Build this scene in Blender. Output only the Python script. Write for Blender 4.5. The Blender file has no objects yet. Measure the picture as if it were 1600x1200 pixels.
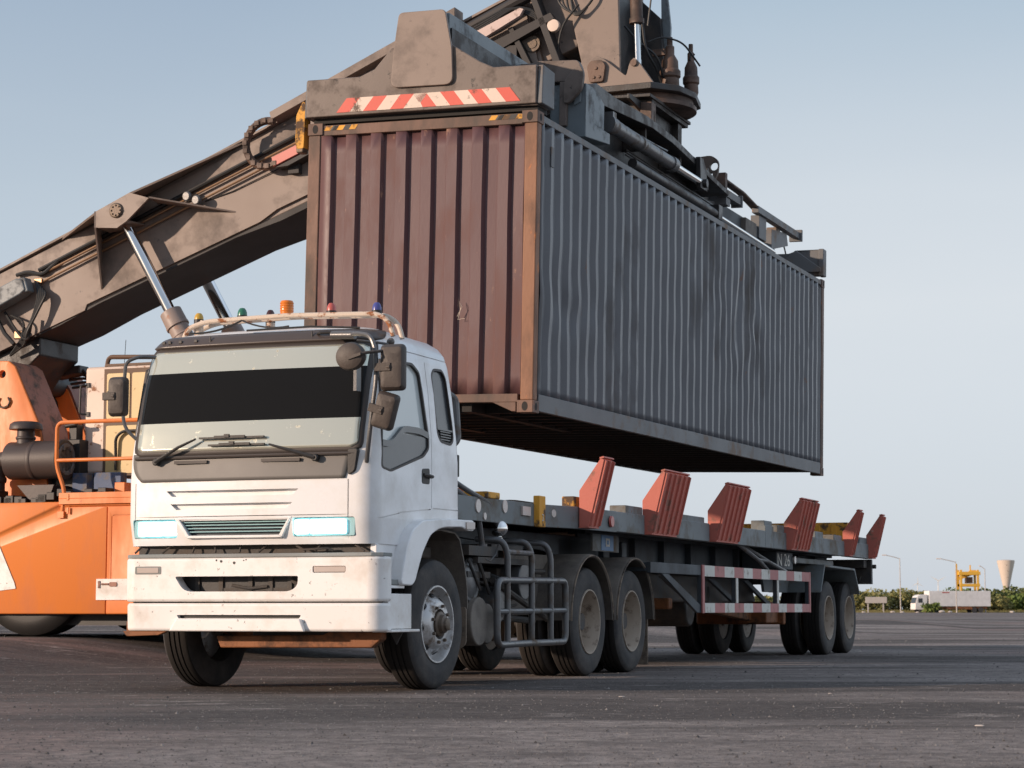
import bpy, bmesh, math, random
from mathutils import Vector, Matrix, noise
R=math.radians
random.seed(7)
S=bpy.context.scene
COL=S.collection
# ---------------------------------------------------------------- camera, sky, sun, exposure
CAMZ=0.62
cd=bpy.data.cameras.new('camera'); cam=bpy.data.objects.new('camera',cd); COL.objects.link(cam)
cam.location=(0,0,CAMZ); cam.rotation_euler=(R(90+5.998),0,0)
cd.sensor_width=36; cd.lens=75.375; cd.clip_start=.1; cd.clip_end=20000
cd.dof.use_dof=True; cd.dof.focus_distance=19; cd.dof.aperture_fstop=7.5
S.camera=cam
SUN_AZ=66; SUN_EL=12          # sun stands behind the camera, to its left
w=bpy.data.worlds.new('World'); S.world=w; w.use_nodes=True
nt=w.node_tree; bg=nt.nodes['Background']
sky=nt.nodes.new('ShaderNodeTexSky'); sky.sky_type='NISHITA'; sky.sun_disc=False
sky.sun_elevation=R(SUN_EL); sky.sun_rotation=R(180+SUN_AZ); sky.air_density=1.0; sky.dust_density=1.0; sky.ozone_density=1.0
sky.altitude=600
N=nt.nodes.new; LK=nt.links.new
tcw=N('ShaderNodeTexCoord'); sp=N('ShaderNodeSeparateXYZ'); LK(tcw.outputs['Generated'],sp.inputs[0])
def skyramp(stops):
    rp=N('ShaderNodeValToRGB'); LK(sp.outputs[2],rp.inputs[0]); els=rp.color_ramp.elements
    for i,(p_,c_) in enumerate(stops):
        e_=els[i] if i<2 else els.new(p_)
        e_.position=p_; e_.color=(*c_,1)
    return rp.outputs[0]
skl=skyramp(((0.0,(.575,.635,.73)),(.10,(.585,.65,.735)),(.19,(.515,.597,.685)),(.277,(.39,.485,.605)),(.5,(.42,.52,.66)),(1.0,(.50,.60,.76))))
skr=skyramp(((0.0,(.575,.635,.73)),(.075,(.67,.715,.785)),(.14,(.73,.765,.81)),(.19,(.68,.73,.785)),(.277,(.46,.565,.67)),(.5,(.44,.54,.67)),(1.0,(.50,.60,.76))))
xr=N('ShaderNodeMapRange'); xr.inputs[1].default_value=-.20; xr.inputs[2].default_value=.16; xr.interpolation_type='SMOOTHSTEP'; LK(sp.outputs[0],xr.inputs[0])
cn=N('ShaderNodeTexNoise'); cn.inputs['Scale'].default_value=3.0; cn.inputs['Detail'].default_value=4; cm=N('ShaderNodeMapping'); cm.inputs['Scale'].default_value=(1,1,5); LK(tcw.outputs['Generated'],cm.inputs[0]); LK(cm.outputs[0],cn.inputs['Vector'])
cv=N('ShaderNodeMath'); cv.operation='MULTIPLY_ADD'; cv.inputs[1].default_value=.5; cv.inputs[2].default_value=-.25; LK(cn.outputs[0],cv.inputs[0])
ca=N('ShaderNodeMath'); ca.operation='ADD'; ca.use_clamp=True; LK(xr.outputs[0],ca.inputs[0]); LK(cv.outputs[0],ca.inputs[1])
rp=N('ShaderNodeMix'); rp.data_type='RGBA'; LK(ca.outputs[0],rp.inputs[0]); LK(skl,rp.inputs[6]); LK(skr,rp.inputs[7])
sk=N('ShaderNodeVectorMath'); sk.operation='SCALE'; sk.inputs["Scale"].default_value=1/.15; gl=N('ShaderNodeMapRange'); gl.inputs[1].default_value=.1; gl.inputs[2].default_value=-.8; gl.interpolation_type='SMOOTHSTEP'; LK(sp.outputs[1],gl.inputs[0])
gm=N('ShaderNodeMix'); gm.data_type='RGBA'; gm.blend_type='MULTIPLY'; gm.inputs[7].default_value=(.85,.84,.86,1); LK(gl.outputs[0],gm.inputs[0]); LK(rp.outputs[2],gm.inputs[6]); rl=N('ShaderNodeMapRange'); rl.inputs[1].default_value=.22; rl.inputs[2].default_value=.75; rl.interpolation_type='SMOOTHSTEP'; LK(sp.outputs[0],rl.inputs[0])  # unseen sky behind the camera dimmed to darken facets turned that way
gr_=N('ShaderNodeMix'); gr_.data_type='RGBA'; gr_.blend_type='MULTIPLY'; gr_.inputs[7].default_value=(1.5,1.5,1.52,1); LK(rl.outputs[0],gr_.inputs[0]); LK(gm.outputs[2],gr_.inputs[6]); LK(gr_.outputs[2],sk.inputs[0])  # unseen sky to the right brightened to light the side walls
hz=N('ShaderNodeMix'); hz.data_type='RGBA'; hz.inputs[0].default_value=.9     # painted sky gradient mixed over the clear sky
LK(sky.outputs[0],hz.inputs[6]); LK(sk.outputs[0],hz.inputs[7]); LK(hz.outputs[2],bg.inputs[0]); bg.inputs[1].default_value=.15
sd=bpy.data.lights.new('sun','SUN'); sd.energy=4.6; sd.angle=R(1.2); sd.color=(1,.77,.60)
sun=bpy.data.objects.new('sun',sd); COL.objects.link(sun); sun.location=(-20,-20,20)
dv=Vector((math.sin(R(SUN_AZ))*math.cos(R(SUN_EL)),math.cos(R(SUN_AZ))*math.cos(R(SUN_EL)),-math.sin(R(SUN_EL))))
sun.rotation_euler=dv.to_track_quat('-Z','Y').to_euler()
S.view_settings.view_transform='Standard'; S.view_settings.look='None'; S.view_settings.gamma=1
S.view_settings.exposure=0.0

# ---------------------------------------------------------------- helpers
class B:
    """collects shapes, then links them as ONE mesh object"""
    def __init__(s): s.bm=bmesh.new(); s.mi=0
    def f(s,pts):
        vs=[s.bm.verts.new(p) for p in pts]; fc=s.bm.faces.new(vs); fc.material_index=s.mi; return fc
    def mesh(s,verts,faces):
        vs=[s.bm.verts.new(p) for p in verts]
        for q in faces:
            try: fc=s.bm.faces.new([vs[i] for i in q]); fc.material_index=s.mi
            except ValueError: pass
        return vs
    def box(s,x0,x1,y0,y1,z0,z1):
        v=[(x,y,z) for x in (x0,x1) for y in (y0,y1) for z in (z0,z1)]
        s.mesh(v,[(0,1,3,2),(4,6,7,5),(0,4,5,1),(2,3,7,6),(0,2,6,4),(1,5,7,3)]); return s
    def prism(s,poly,ax,a,b):
        def P(p,t):
            return (t,p[0],p[1]) if ax=='x' else (p[0],t,p[1]) if ax=='y' else (p[0],p[1],t)
        n=len(poly); v=[P(p,a) for p in poly]+[P(p,b) for p in poly]
        s.mesh(v,[tuple(range(n)),tuple(range(2*n-1,n-1,-1))]+[(i,(i+1)%n,n+(i+1)%n,n+i) for i in range(n)]); return s
    def rings(s,rs,cap=True,closed=True):
        n=len(rs[0]); vs=[[s.bm.verts.new(p) for p in r] for r in rs]
        for a,b in zip(vs,vs[1:]):
            for i in range(n if closed else n-1):
                j=(i+1)%n
                try: fc=s.bm.faces.new((a[i],a[j],b[j],b[i])); fc.material_index=s.mi
                except ValueError: pass
        if cap:
            for r in (vs[0],vs[-1]):
                try: fc=s.bm.faces.new(r); fc.material_index=s.mi
                except ValueError: pass
        return s
    def tube(s,pts,r,n=10):
        pts=[Vector(p) for p in pts]; rs=[]; up=None
        for i,p in enumerate(pts):
            a=(p-pts[i-1]).normalized() if i else None; b=(pts[i+1]-p).normalized() if i<len(pts)-1 else None
            t=((a if a else b)+(b if b else a)).normalized()
            if up is None:
                up=t.orthogonal().normalized()
            else: up=(up-t*up.dot(t)).normalized()
            sd_=t.cross(up); rr=r[i] if isinstance(r,(list,tuple)) else r
            k=1.0
            if a and b: k=1/max(.5,math.cos(a.angle(b,0)/2))
            rs.append([p+(up*math.cos(q)+sd_*math.sin(q))*rr*(k if False else 1) for q in [2*math.pi*j/n for j in range(n)]])
        return s.rings(rs)
    def cyl(s,p0,p1,r0,r1=None,n=24): return s.tube([p0,p1],[r0,r0 if r1 is None else r1],n)
    def lathe(s,prof,o=(0,0,0),axis=(1,0,0),n=48,closed=False):
        """prof: (radius, height along axis)"""
        ax=Vector(axis).normalized(); u=ax.orthogonal().normalized(); v=ax.cross(u); o=Vector(o)
        P=list(prof)+([prof[0]] if closed else [])
        vs=[]
        for r,h in P:
            if r<1e-6: vs.append([s.bm.verts.new(o+ax*h)])
            else: vs.append([s.bm.verts.new(o+ax*h+(u*math.cos(q)+v*math.sin(q))*r) for q in [2*math.pi*j/n for j in range(n)]])
        for a,b in zip(vs,vs[1:]):
            for i in range(n):
                j=(i+1)%n
                q=[a[i%len(a)],a[j%len(a)],b[j%len(b)],b[i%len(b)]]
                q2=[]; [q2.append(x) for x in q if x not in q2]
                if len(q2)>2:
                    try: fc=s.bm.faces.new(q2); fc.material_index=s.mi
                    except ValueError: pass
        return s
    def sphere(s,c,r,n=16,sz=1):
        return s.lathe([(r*math.sin(math.pi*i/n),-r*sz*math.cos(math.pi*i/n)) for i in range(n+1)],c,(0,0,1),n*2)
    def o(s,name,mats,parent=None,bev=0,ang=32,seg=2,solid=0,flat=False):
        bm=s.bm; bmesh.ops.remove_doubles(bm,verts=bm.verts,dist=1e-5)
        if not solid: bmesh.ops.recalc_face_normals(bm,faces=bm.faces)
        me=bpy.data.meshes.new(name); bm.to_mesh(me); bm.free()
        for m in (mats if isinstance(mats,(list,tuple)) else [mats]): me.materials.append(m)
        ob=bpy.data.objects.new(name,me); COL.objects.link(ob)
        if not flat:
            me.shade_smooth(); me.set_sharp_from_angle(angle=R(ang))
        if solid:
            m=ob.modifiers.new('solid','SOLIDIFY'); m.thickness=solid; m.offset=0
        if bev:
            m=ob.modifiers.new('bevel','BEVEL'); m.width=bev; m.segments=seg; m.limit_method='ANGLE'; m.angle_limit=R(40); m.harden_normals=True
        if parent is not None: put(ob,parent)
        return ob
def put(ob,parent):
    ob.parent=parent
    if 'shift' in SHIFT.get(parent.name,{}): ob.location=SHIFT[parent.name]['shift']
SHIFT={}
def thing(name,label,cat,loc=(0,0,0),rz=0,group=None,mat=None,shift=None):
    e=bpy.data.objects.new(name,None); COL.objects.link(e); e.empty_display_size=.3
    if mat is not None: e.matrix_world=mat
    else: e.location=loc; e.rotation_euler=(0,0,rz)
    e['label']=label; e['category']=cat
    if group: e['group']=group
    if shift: SHIFT[e.name]={'shift':shift}
    return e
def tag(o,label,cat,group=None,kind=None):
    if label: o['label']=label
    if cat: o['category']=cat
    if group: o['group']=group
    if kind: o['kind']=kind
    return o
def lab(o,l): o['label']=l; return o
def cut(ob,*builders):
    """subtract closed shapes from a mesh for good"""
    bpy.context.view_layer.update()
    for b in builders:
        bmesh.ops.recalc_face_normals(b.bm,faces=b.bm.faces)
        me=bpy.data.meshes.new('cut'); b.bm.to_mesh(me); b.bm.free()
        c=bpy.data.objects.new('cut',me); COL.objects.link(c); c.matrix_world=ob.matrix_world
        m=ob.modifiers.new('cut','BOOLEAN'); m.operation='DIFFERENCE'; m.solver='EXACT'; m.object=c
        pm=ob.parent; loc=ob.location.copy(); c.parent=pm; c.location=loc; c.matrix_local=ob.matrix_local
        bpy.context.view_layer.update()
        dg=bpy.context.evaluated_depsgraph_get()
        nm=bpy.data.meshes.new_from_object(ob.evaluated_get(dg))
        ob.modifiers.remove(m); ob.data=nm
        bpy.data.objects.remove(c)
    ob.data.shade_smooth(); ob.data.set_sharp_from_angle(angle=R(32))
def rnd(poly,r,k=4):
    """round the corners of a polygon / polyline loop (2D or 3D points)"""
    out=[]; n=len(poly); P=[Vector(p) for p in poly]
    for i in range(n):
        a,b,c=P[i-1],P[i],P[(i+1)%n]; rr=r[i] if isinstance(r,(list,tuple)) else r
        d1=(a-b); d2=(c-b); l=min(rr,d1.length*.49,d2.length*.49)
        if l<1e-5: out.append(tuple(b)); continue
        p=b+d1.normalized()*l; q=b+d2.normalized()*l
        for j in range(k+1):
            t=j/k; out.append(tuple(p*(1-t)**2+b*2*t*(1-t)+q*t*t))
    return out
def bend(pts,r,k=5):
    P=[Vector(p) for p in pts]; out=[tuple(P[0])]
    for i in range(1,len(P)-1):
        a,b,c=P[i-1],P[i],P[i+1]; d1=a-b; d2=c-b; l=min(r,d1.length*.49,d2.length*.49)
        p=b+d1.normalized()*l; q=b+d2.normalized()*l
        for j in range(k+1):
            t=j/k; out.append(tuple(p*(1-t)**2+b*2*t*(1-t)+q*t*t))
    out.append(tuple(P[-1])); return out
def sag(a,b,d,n=8):
    a=Vector(a); b=Vector(b); return [tuple(a.lerp(b,i/n)+Vector((0,0,-d*4*(i/n)*(1-i/n)))) for i in range(n+1)]
def lerp(a,b,t): return a+(b-a)*t
def sstep(a,b,x):
    t=max(0,min(1,(x-a)/(b-a))); return t*t*(3-2*t)

# ---------------------------------------------------------------- materials
def paint(name,base,alt=None,rough=.5,metal=0,scale=1.5,amt=.6,dirt=None,cov=.0,dscale=3,dsoft=.08,
          dirt2=None,cov2=0,d2scale=12,bump=.15,bscale=50,stretch=(1,1,1),spec=.5,coat=0,drough=.85):
    m=bpy.data.materials.new(name); m.use_nodes=True; n=m.node_tree.nodes; L=m.node_tree.links
    p=n['Principled BSDF']; tc=n.new('ShaderNodeTexCoord'); mp=n.new('ShaderNodeMapping'); mp.inputs['Scale'].default_value=stretch
    L.new(tc.outputs['Object'],mp.inputs[0])
    def noi(sc,det=6,ro=.6,src=mp):
        t=n.new('ShaderNodeTexNoise'); t.inputs['Scale'].default_value=sc; t.inputs['Detail'].default_value=det; t.inputs['Roughness'].default_value=ro
        L.new(src.outputs[0] if src is mp else src,t.inputs['Vector']); return t
    def ramp(src,a,b):
        r=n.new('ShaderNodeMapRange'); r.inputs[1].default_value=a; r.inputs[2].default_value=b; L.new(src,r.inputs[0]); return r.outputs[0]
    def mix(fac,a,b):
        x=n.new('ShaderNodeMix'); x.data_type='RGBA'; L.new(fac,x.inputs[0])
        for i,v in ((6,a),(7,b)):
            if isinstance(v,tuple): x.inputs[i].default_value=(*v,1)
            else: L.new(v,x.inputs[i])
        return x.outputs[2]
    alt=alt or tuple(c*.72 for c in base)
    n1=noi(scale); f1=n.new('ShaderNodeMath'); f1.operation='MULTIPLY'; f1.inputs[1].default_value=amt
    L.new(ramp(n1.outputs[0],.3,.7),f1.inputs[0]); c=mix(f1.outputs[0],tuple(base),tuple(alt)); rsrc=None
    if dirt and cov>0:
        e=.68-.36*cov; fd=ramp(noi(dscale,9,.68).outputs[0],e-dsoft,e+dsoft); c=mix(fd,c,tuple(dirt)); rsrc=fd
    if dirt2 and cov2>0:
        e=.70-.36*cov2; fd2=ramp(noi(d2scale,9,.7).outputs[0],e-.03,e+.03); c=mix(fd2,c,tuple(dirt2))
    L.new(c,p.inputs['Base Color'])
    rr=n.new('ShaderNodeMapRange'); rr.inputs[3].default_value=max(.02,rough-.08); rr.inputs[4].default_value=min(1,rough+.12); L.new(n1.outputs[0],rr.inputs[0])
    if rsrc is not None:
        q=n.new('ShaderNodeMix'); L.new(rsrc,q.inputs[0]); L.new(rr.outputs[0],q.inputs[2]); q.inputs[3].default_value=drough; L.new(q.outputs[0],p.inputs['Roughness'])
    else: L.new(rr.outputs[0],p.inputs['Roughness'])
    p.inputs['Metallic'].default_value=metal; p.inputs['Specular IOR Level'].default_value=spec; p.inputs['Coat Weight'].default_value=coat
    if bump:
        b=n.new('ShaderNodeBump'); b.inputs['Strength'].default_value=bump; b.inputs['Distance'].default_value=.01
        L.new(noi(bscale,4).outputs[0],b.inputs['Height']); L.new(b.outputs[0],p.inputs['Normal'])
    return m
def glow(name,col,strength,rough=.1):
    m=paint(name,col,rough=rough,bump=0); p=m.node_tree.nodes['Principled BSDF']
    p.inputs['Emission Color'].default_value=(*col,1); p.inputs['Emission Strength'].default_value=strength; return m
RUST=(.16,.065,.03); SOOT=(.03,.025,.022)
M=dict(
 white=paint('white_cab_paint',(.80,.80,.80),(.76,.755,.745),rough=.28,dirt=(.60,.56,.50),cov=.10,dscale=2.2,dsoft=.2,dirt2=RUST,cov2=.0,bump=.02,coat=.3),
 bumper=paint('white_bumper_paint',(.80,.785,.765),(.76,.735,.70),rough=.36,dirt=(.58,.50,.42),cov=.13,dscale=2.5,dsoft=.16,dirt2=(.10,.07,.05),cov2=.12,d2scale=16,bump=.05),
 greyband=paint('grey_cowl_paint',(.165,.155,.142),(.125,.117,.107),rough=.5,bump=.03),
 tread=paint('grey_step_rubber',(.27,.28,.27),(.18,.19,.18),rough=.7,bump=.4,bscale=90),
 black=paint('black_trim',(.014,.013,.013),(.024,.022,.02),rough=.5,bump=.1),
 seal=paint('window_seal_rubber',(.055,.045,.04),rough=.55,bump=.05),
 visor=paint('dark_brown_visor',(.075,.058,.05),(.05,.04,.036),rough=.35,bump=.04),
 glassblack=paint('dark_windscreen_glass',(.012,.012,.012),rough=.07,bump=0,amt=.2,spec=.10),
 glasspale=paint('windscreen_sky_reflection',(.68,.67,.555),(.55,.58,.50),rough=.14,metal=.55,coat=.5,scale=.45,amt=.7,bump=0,dirt=(.34,.32,.25),cov=.05,dscale=9,dsoft=.02),  # cream reflection of the evening sky painted into the glass colour
 sideglass=paint('sky_toned_side_glass',(.58,.62,.60),(.48,.52,.52),rough=.08,scale=1.2,bump=0),  # pale base carries the sky's reflection as colour
 darkglass=paint('grey_side_glass',(.05,.056,.062),(.035,.04,.043),rough=.22,bump=0),
 mirror=paint('brown_mirror_back',(.05,.038,.032),(.07,.055,.045),rough=.55,bump=.2,dirt=(.12,.1,.085),cov=.14,dscale=8),
 rack=paint('rusty_white_tube',(.62,.52,.42),(.55,.44,.34),rough=.5,dirt=(.28,.10,.035),cov=.3,dscale=7,dsoft=.03,bump=.2),
 chrome=paint('chrome',(.78,.77,.75),rough=.09,metal=1,bump=0,amt=.2),
 steel=paint('polished_rim',(.56,.55,.54),(.44,.43,.42),rough=.32,metal=.45,dirt=(.2,.15,.11),cov=.25,dscale=9,bump=.05),
 rim=paint('dusty_rim',(.42,.35,.28),(.30,.23,.17),rough=.6,dirt=(.13,.09,.065),cov=.22,dscale=10,bump=.1),
 hub=paint('greasy_hub',(.10,.075,.06),(.2,.15,.1),rough=.5,metal=.4,scale=20,bump=.3),
 tyre=paint('tyre_rubber',(.034,.034,.036),(.052,.050,.049),rough=.75,dirt=(.105,.092,.082),cov=.3,dscale=5,dsoft=.2,bump=.3,bscale=60,spec=.3),
 tread_t=paint('tyre_tread',(.018,.016,.015),(.03,.026,.023),rough=.88,bump=.4,bscale=40,spec=.25),
 chassis=paint('greasy_chassis',(.028,.027,.027),(.055,.05,.046),rough=.6,dirt=(.10,.075,.055),cov=.3,dscale=4,dsoft=.15,bump=.3),
 tube=paint('grey_tube_steel',(.13,.13,.132),(.095,.093,.092),rough=.34,metal=.3,dirt=(.13,.09,.06),cov=.2,dscale=6,bump=.1),
 mud=paint('muddy_plate',(.185,.158,.132),(.13,.113,.098),rough=.75,dirt=(.085,.073,.064),cov=.35,dscale=3,dsoft=.14,bump=.3),
 flap=paint('muddy_flap',(.26,.20,.15),(.17,.135,.105),rough=.85,dirt=(.05,.04,.033),cov=.35,dscale=6,bump=.4),
 axle=paint('rust_orange_axle',(.30,.105,.03),(.16,.06,.025),rough=.65,dirt=(.05,.03,.02),cov=.3,dscale=5,bump=.3),
 amber=paint('amber_lens',(.75,.20,.02),rough=.2,bump=.05), red=paint('red_lens',(.5,.11,.09),rough=.3,bump=.05),
 blue=paint('blue_lens',(.07,.08,.30),rough=.25,bump=.05), green=paint('green_lens',(.03,.16,.10),rough=.25,bump=.05),
 darklens=paint('dark_red_lens',(.06,.02,.02),rough=.2,bump=.05), yellow_l=paint('yellow_lens',(.55,.33,.04),rough=.3,bump=.05),
 clear=paint('clear_lens',(.55,.47,.42),(.40,.33,.29),rough=.15,bump=.1,bscale=120),
 lamp=glow('lit_headlamp',(.55,.95,1.0),2.2), lampcore=glow('headlamp_bulb',(.90,1.0,1.0),25.0),
 lampglass=paint('headlamp_teal',(.36,.58,.60),rough=.12,bump=.05),
 deck=paint('trailer_grey_paint',(.165,.185,.19),(.125,.138,.14),rough=.55,dirt=(.12,.085,.05),cov=.25,dscale=2.2,dsoft=.1,dirt2=RUST,cov2=.12,d2scale=9,bump=.1),
 dark=paint('trailer_dark_steel',(.042,.056,.068),(.03,.037,.044),rough=.55,dirt=(.06,.05,.045),cov=.25,dscale=2,dsoft=.15,bump=.1),
 guide=paint('red_guide_paint',(.54,.145,.10),(.44,.12,.09),rough=.55,dirt=(.17,.12,.085),cov=.22,dscale=4,dsoft=.06,dirt2=(.5,.42,.36),cov2=.07,d2scale=14,bump=.15),
 yellow=paint('worn_yellow_paint',(.74,.36,.035),(.62,.28,.03),rough=.6,dirt=(.10,.06,.035),cov=.38,dscale=5,dsoft=.04,bump=.2),
 stripe_r=paint('faded_red_band',(.42,.13,.12),(.34,.11,.10),rough=.5,bump=.05,dirt=(.2,.15,.12),cov=.12,dscale=6),
 stripe_w=paint('faded_white_band',(.60,.58,.52),(.50,.48,.43),rough=.5,bump=.05,dirt=(.2,.15,.1),cov=.15,dscale=6),
 haz_r=paint('red_chevron',(.66,.09,.055),(.58,.075,.05),rough=.45,dirt=(.14,.09,.07),cov=.2,dscale=5,dsoft=.03,bump=.05),
 haz_w=paint('white_chevron',(.72,.58,.48),(.62,.50,.41),rough=.45,dirt=(.14,.10,.075),cov=.22,dscale=5,dsoft=.03,bump=.05),
 cfront=paint('maroon_container_paint',(.116,.057,.060),(.090,.046,.051),rough=.5,scale=1.1,dirt=(.165,.085,.07),cov=.25,dscale=2,dsoft=.12,dirt2=(.30,.17,.12),cov2=.10,d2scale=9,bump=.08,stretch=(1,1,.35)),
 cside=paint('slate_container_paint',(.120,.125,.137),(.097,.10,.109),rough=.40,scale=.8,dirt=(.115,.105,.098),cov=.16,dscale=1.3,dsoft=.07,dirt2=(.17,.085,.05),cov2=.06,d2scale=4,bump=.06,stretch=(1,1,.4),spec=.55),
 cframe=paint('rusty_container_post',(.19,.10,.066),(.15,.09,.068),rough=.6,scale=2,dirt=(.11,.085,.07),cov=.42,dscale=2.2,dsoft=.1,dirt2=(.42,.15,.05),cov2=.16,d2scale=7,bump=.2,stretch=(1,1,.4)),
 cpost=paint('orange_rusted_post',(.29,.135,.07),(.22,.11,.066),rough=.6,scale=2,dirt=(.14,.085,.06),cov=.34,dscale=2.4,dsoft=.1,dirt2=(.48,.17,.055),cov2=.22,d2scale=8,bump=.2,stretch=(1,1,.4)),
 crail=paint('grey_container_rail',(.15,.152,.155),(.115,.115,.115),rough=.55,dirt=(.21,.14,.09),cov=.2,dscale=2,dirt2=(.3,.14,.06),cov2=.08,bump=.12),
 cunder=paint('container_underside',(.018,.017,.016),(.03,.026,.023),rough=.8,bump=.2),
 boom=paint('brown_grey_boom_paint',(.25,.19,.155),(.21,.16,.13),rough=.5,scale=1.0,dirt=(.10,.085,.075),cov=.16,dscale=1.6,dsoft=.14,dirt2=(.055,.045,.04),cov2=.08,d2scale=7,bump=.06),
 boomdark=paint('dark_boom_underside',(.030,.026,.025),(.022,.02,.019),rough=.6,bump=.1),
 grease=paint('greasy_black_steel',(.020,.019,.020),(.036,.033,.031),rough=.42,dirt=(.075,.06,.05),cov=.3,dscale=3,dsoft=.1,bump=.25),
 ospr=paint('worn_spreader_paint',(.165,.127,.105),(.13,.10,.083),rough=.5,dirt=(.07,.055,.045),cov=.25,dscale=2.5,dsoft=.1,dirt2=(.045,.035,.03),cov2=.2,d2scale=8,bump=.1),
 bluegrey=paint('blue_grey_steel',(.17,.20,.215),(.12,.14,.15),rough=.45,dirt=(.06,.05,.045),cov=.25,dscale=3,bump=.1),
 slewbrown=paint('greasy_brown_steel',(.15,.085,.055),(.075,.05,.04),rough=.5,dirt=(.03,.025,.022),cov=.3,dscale=3,dsoft=.14,bump=.2),
 orange=paint('orange_stacker_paint',(.80,.235,.045),(.74,.21,.045),rough=.38,scale=.8,stretch=(1,1,.3),dirt=(.55,.16,.06),cov=.10,dscale=1.6,dsoft=.2,dirt2=(.12,.06,.04),cov2=.05,d2scale=10,bump=.03),
 orange2=paint('shade_toned_orange',(.34,.155,.105),(.25,.125,.10),rough=.6,dirt=(.09,.07,.06),cov=.3,dscale=5,bump=.15),  # orange with shade mixed into the colour; also on rims and latch
 cream=paint('cream_cab_panel',(.62,.45,.19),(.55,.39,.17),rough=.35,dirt=(.3,.2,.1),cov=.12,dscale=8,dsoft=.03,bump=.03),
 cabwhite=paint('cream_white_cab',(.70,.56,.46),(.62,.49,.40),rough=.45,dirt=(.3,.14,.07),cov=.12,dscale=6,dsoft=.03,bump=.05),
 cabframe=paint('brown_cab_frame',(.10,.065,.045),(.16,.08,.04),rough=.6,bump=.1),
 cleaner=paint('dark_brown_filter',(.048,.036,.033),(.07,.052,.046),rough=.5,bump=.15),
 pink=paint('salmon_cover',(.62,.20,.16),(.55,.17,.14),rough=.5,bump=.05), pinkwhite=paint('pale_cover_plate',(.62,.48,.43),rough=.5,bump=.05,dirt=(.15,.08,.05),cov=.12,dscale=8),
 cyl=paint('cylinder_barrel_paint',(.34,.27,.235),(.27,.21,.18),rough=.45,bump=.05,dirt=(.42,.16,.06),cov=.1,dscale=4),
 hose=paint('black_hose',(.018,.018,.018),rough=.5,bump=.05), brass=paint('pipe_bronze',(.42,.26,.15),(.25,.15,.09),rough=.35,metal=.6,bump=.05),
 bwhite=paint('pale_lorry_paint',(.84,.80,.76),rough=.5,bump=0), pole=paint('pale_post',(.52,.47,.42),rough=.6,bump=0),
 concrete=paint('pale_concrete',(.62,.52,.44),(.54,.45,.38),rough=.8,scale=.2,bump=0), crane=paint('yellow_crane_paint',(.75,.42,.05),rough=.5,bump=0),
 winddark=paint('lorry_glass',(.04,.045,.05),rough=.2,bump=0), stone=paint('pale_stone',(.55,.48,.42),rough=.8,bump=.1),
)

# ---------------------------------------------------------------- ground
YAW=R(21.085); C0,S0=math.cos(YAW),math.sin(YAW)
def gz(x,y):
    xs=(x+.944)*C0-(y-20.54)*S0
    return .27*sstep(-3.9,-6.9,xs)*(1-sstep(60,200,y))*sstep(14,20,y)
def asphalt():
    m=bpy.data.materials.new('worn_asphalt'); m.use_nodes=True; n=m.node_tree.nodes; L=m.node_tree.links; p=n['Principled BSDF']
    tc=n.new('ShaderNodeTexCoord')
    def noi(sc,det=8,ro=.62,stretch=(1,1,1),rot=0):
        mp=n.new('ShaderNodeMapping'); mp.inputs['Scale'].default_value=stretch; mp.inputs['Rotation'].default_value=(0,0,rot); L.new(tc.outputs['Object'],mp.inputs[0])
        t=n.new('ShaderNodeTexNoise'); t.inputs['Scale'].default_value=sc; t.inputs['Detail'].default_value=det; t.inputs['Roughness'].default_value=ro; L.new(mp.outputs[0],t.inputs['Vector']); return t.outputs[0]
    def rng(s,a,b,c=0,d=1):
        r=n.new('ShaderNodeMapRange'); r.inputs[1].default_value=a; r.inputs[2].default_value=b; r.inputs[3].default_value=c; r.inputs[4].default_value=d; L.new(s,r.inputs[0]); return r.outputs[0]
    def mix(f,a,b):
        x=n.new('ShaderNodeMix'); x.data_type='RGBA'; L.new(f,x.inputs[0])
        for i,v in ((6,a),(7,b)):
            if isinstance(v,tuple): x.inputs[i].default_value=(*v,1)
            else: L.new(v,x.inputs[i])
        return x.outputs[2]
    c=mix(rng(noi(.22),.38,.62),(0.270,0.232,0.211),(0.369,0.322,0.296))              # big worn areas
    c=mix(rng(noi(.10,4,.5,(1,.5,1),.5),.50,.60),c,(0.319,0.228,0.197))             # reddish dusty patches
    c=mix(rng(noi(.11,7,.55,(.5,1.8,1),-.45),.49,.56),c,(0.086,0.076,0.071))         # broad dark swathes
    c=mix(rng(noi(.45,7,.66,(.3,1.5,1),-.30),.52,.64),c,(0.073,0.065,0.061))        # dark drag and tyre marks
    c=mix(rng(noi(1.1,9,.72,(.5,1.2,1),.1),.54,.66),c,(0.143,0.125,0.116))
    c=mix(rng(noi(1.6,9,.75,(.6,1.2,1),.2),.57,.67),c,(0.463,0.409,0.368))             # pale scuffs
    c=mix(rng(noi(7,11,.9),.44,.58),c,(0.132,0.115,0.106))                          # grain
    c=mix(rng(noi(18,8,.85),.57,.66),c,(0.463,0.425,0.384))                            # pale chippings
    L.new(c,p.inputs['Base Color']); L.new(rng(noi(.5),.3,.7,.85,1),p.inputs['Roughness']); p.inputs['Specular IOR Level'].default_value=.06
    b=n.new('ShaderNodeBump'); b.inputs['Strength'].default_value=.6; b.inputs['Distance'].default_value=.02; L.new(noi(28,8,.75),b.inputs['Height'])
    b2=n.new('ShaderNodeBump'); b2.inputs['Strength'].default_value=.45; b2.inputs['Distance'].default_value=.06; L.new(noi(3.5,8,.65),b2.inputs['Height']); L.new(b.outputs[0],b2.inputs['Normal'])
    L.new(b2.outputs[0],p.inputs['Normal']); return m
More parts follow.
